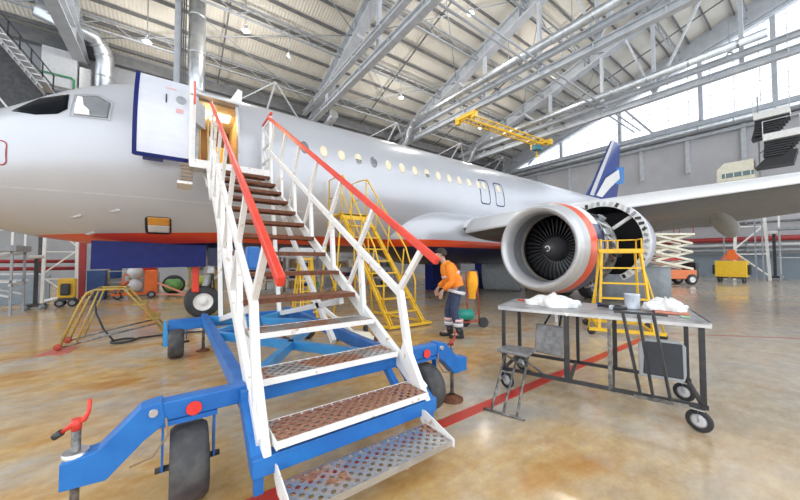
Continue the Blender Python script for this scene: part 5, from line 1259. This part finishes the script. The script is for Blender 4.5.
# dock stairs high at the right, and its cabin
ds = thing('dock_stairs', 'dark zigzag stair flights of the tail dock above the wing at the right edge', 'stairs', (33.6, 1.8, 0))
for ya, yb, z in ((2.85, 1.25, 11.55), (2.45, .85, 9.95)):
    m = MB(); m.box((33.6, (ya+yb)/2, z), (1.6, ya-yb, .46)); m.build('landing', white, ds)
    for k in range(7):
        m = MB(); m.box((33.75, (ya+yb)/2+.06*k, z-.30-.16*k), (1.5, (ya-yb)*.96-.10*k, .10)); m.build('flight', dsteel, ds)
    for y in (ya, yb): m = MB(); m.bar((32.85, y, z), (32.85, y, z+1.15), .05, .05); m.build('rail_post', lgrey, ds)
    m = MB(); m.bar((32.85, ya, z+1.12), (32.85, yb, z+1.12), .04, .04); m.build('guard_rail', lgrey, ds)
m = MB(); m.prism([V((33.2, 2.9, 8.0)), V((33.2, 1.2, 8.0)), V((33.2, 1.0, 8.9)), V((33.2, 2.1, 8.95))], (1.2, 0, 0)); m.build('flight', blackp, ds)
m = MB(); m.prism([V((33.4, 3.05, 10.1)), V((33.4, 2.5, 10.2)), V((33.4, 2.4, 11.4)), V((33.4, 2.75, 11.4))], (1.0, 0, 0)); m.build('flight', blackp, ds)
for y in (2.75, .75):
    m = MB(); m.bar((34.2, y, 0), (34.2, y, 13.4), .08, .08); m.build('dock_column', greyp, ds)
    m = MB(); m.bar((34.2, 2.75, 9.2), (34.2, .75, 10.6), .06, .06); m.build('brace', greyp, ds)
for y in (-.8,):
    m = MB(); m.box((34.5, y, 11.2), (1.4, 2.6, .24)); m.build('landing', lgrey, ds)
    m = MB(); m.box((34.5, y, 10.6), (1.4, 2.2, .7)); m.build('flight', dsteel, ds)
cb = thing('dock_cabin', 'cream cabin of the tail dock standing above the wing left of the dark stairs', 'cabin', (33.9, 3.85, 0))
m = MB(); m.prism([V((33.3, 4.85, 7.35)), V((33.3, 2.95, 7.35)), V((33.3, 2.95, 8.75)), V((33.3, 4.45, 8.75)), V((33.3, 4.85, 8.3))], (1.5, 0, 0)); m.build('cabin_shell', cream, cb, bevel=.05)
m = MB(); m.box((33.27, 3.75, 7.78), (.06, 1.6, .32)); m.build('window_strip', mat('teal grey glass', (.12, .20, .22), .2), cb)
for k in range(4): m = MB(); m.box((33.24, 3.1+.42*k, 7.78), (.04, .05, .32)); m.build('window_post', cream, cb)
for y in (3.1, 4.7): m = MB(); m.bar((34.3, y, 0), (34.3, y, 7.4), .08, .08); m.build('dock_column', greyp, cb)
# dock stair and wall cabinet high at the left
d2 = thing('dock_stairs', 'grey stepped dock stair descending above the cockpit at the left edge', 'stairs', (-6.8, 20.5, 0))
p0, p1 = V((-7.6, 20, 13.0)), V((-4.75, 20, 9.1)); dv_ = p1-p0
for k in range(17):
    a = p0+dv_*(k/17); m = MB(); m.box(a+V((.08, .6, 0)), (.30, 1.2, .05)); m.box(a+V((-.06, .6, -.12)), (.03, 1.2, .24)); m.build('tread', lgrey, d2)
for yy in (0, 1.2): m = MB(); m.bar(p0+V((0, yy, -.15)), p1+V((0, yy, -.15)), .06, .32, (0, 1, 0)); m.build('stringer', greyp, d2)
for k in range(9):
    a = p0+dv_*(k/8)+V((0, 1.25, 0)); m = MB(); m.bar(a, a+V((0, 0, 1.1)), .05, .05); m.build('rail_post', dsteel, d2)
for f in (.55, 1.1): m = MB(); m.bar(p0+V((0, 1.25, f)), p1+V((0, 1.25, f)), .05, .05, (0, 1, 0)); m.build('guard_rail', dsteel, d2)
m = MB(); m.prism([V((-11, 21.6, 4.5)), V((-4.6, 21.6, 4.5)), V((-4.6, 21.6, 9.2)), V((-8.0, 21.6, 13.4)), V((-11, 21.6, 13.4))], (0, .5, 0)); m.build('dock_screen', dsteel, d2)
m = MB(); m.bar((-8.2, 19.9, 11.6), (-5.3, 19.9, 7.2), .06, .1, (0, 1, 0)); m.build('handrail', lgrey, d2)
for x in (-10.5, -5.0): m = MB(); m.bar((x, 21.5, 0), (x, 21.5, 5), .15, .15); m.build('dock_column', dsteel, d2)
wc2 = thing('wall_panel', 'white panel housing with a green pipe on the wall above the cockpit', 'panel', (-5.8, 27.4, 12.4))
m = MB(); m.box((-5.85, 27.45, 13.2), (1.5, .5, 2.3)); m.build('housing', lgrey, wc2)
m = MB(); m.box((-4.75, 27.45, 12.8), (.5, .4, 1.6)); m.build('housing', white, wc2)
m = MB(); m.tube([(-6.6, 27.1, 12.7), (-5.3, 27.1, 12.7), (-5.2, 27.1, 12.6), (-5.2, 27.1, 11.9)], .05, 8); m.build('green_pipe', mat('green pipe paint', (.03, .30, .12), .4), wc2)

# ================================================================== LIGHT AND CAMERA
w = bpy.data.worlds.new('sky'); S.world = w; w.use_nodes = True
bg = w.node_tree.nodes['Background']; bg.inputs[0].default_value = (.90, .95, 1, 1); bg.inputs[1].default_value = SKYW
cl = bpy.data.lights.new('cabin_lamp', 'POINT'); cl.energy = 13; cl.color = (1, .68, .32); cl.shadow_soft_size = .15
co = bpy.data.objects.new('cabin_lamp', cl); co.location = ((x0+x1)/2, y0+.8, 5.1); col.objects.link(co)
cam = bpy.data.cameras.new('camera'); cam.lens = 14.0; cam.sensor_width = 36; cam.clip_end = 300
co = bpy.data.objects.new('camera', cam); co.location = (0, 0, 1.5); co.rotation_euler = (radians(91.84), 0, radians(-36)); col.objects.link(co)
S.camera = co
S.view_settings.view_transform = 'Standard'; S.view_settings.look = 'None'; S.view_settings.gamma = 1; S.view_settings.use_curve_mapping = False
S.view_settings.exposure = EXPO
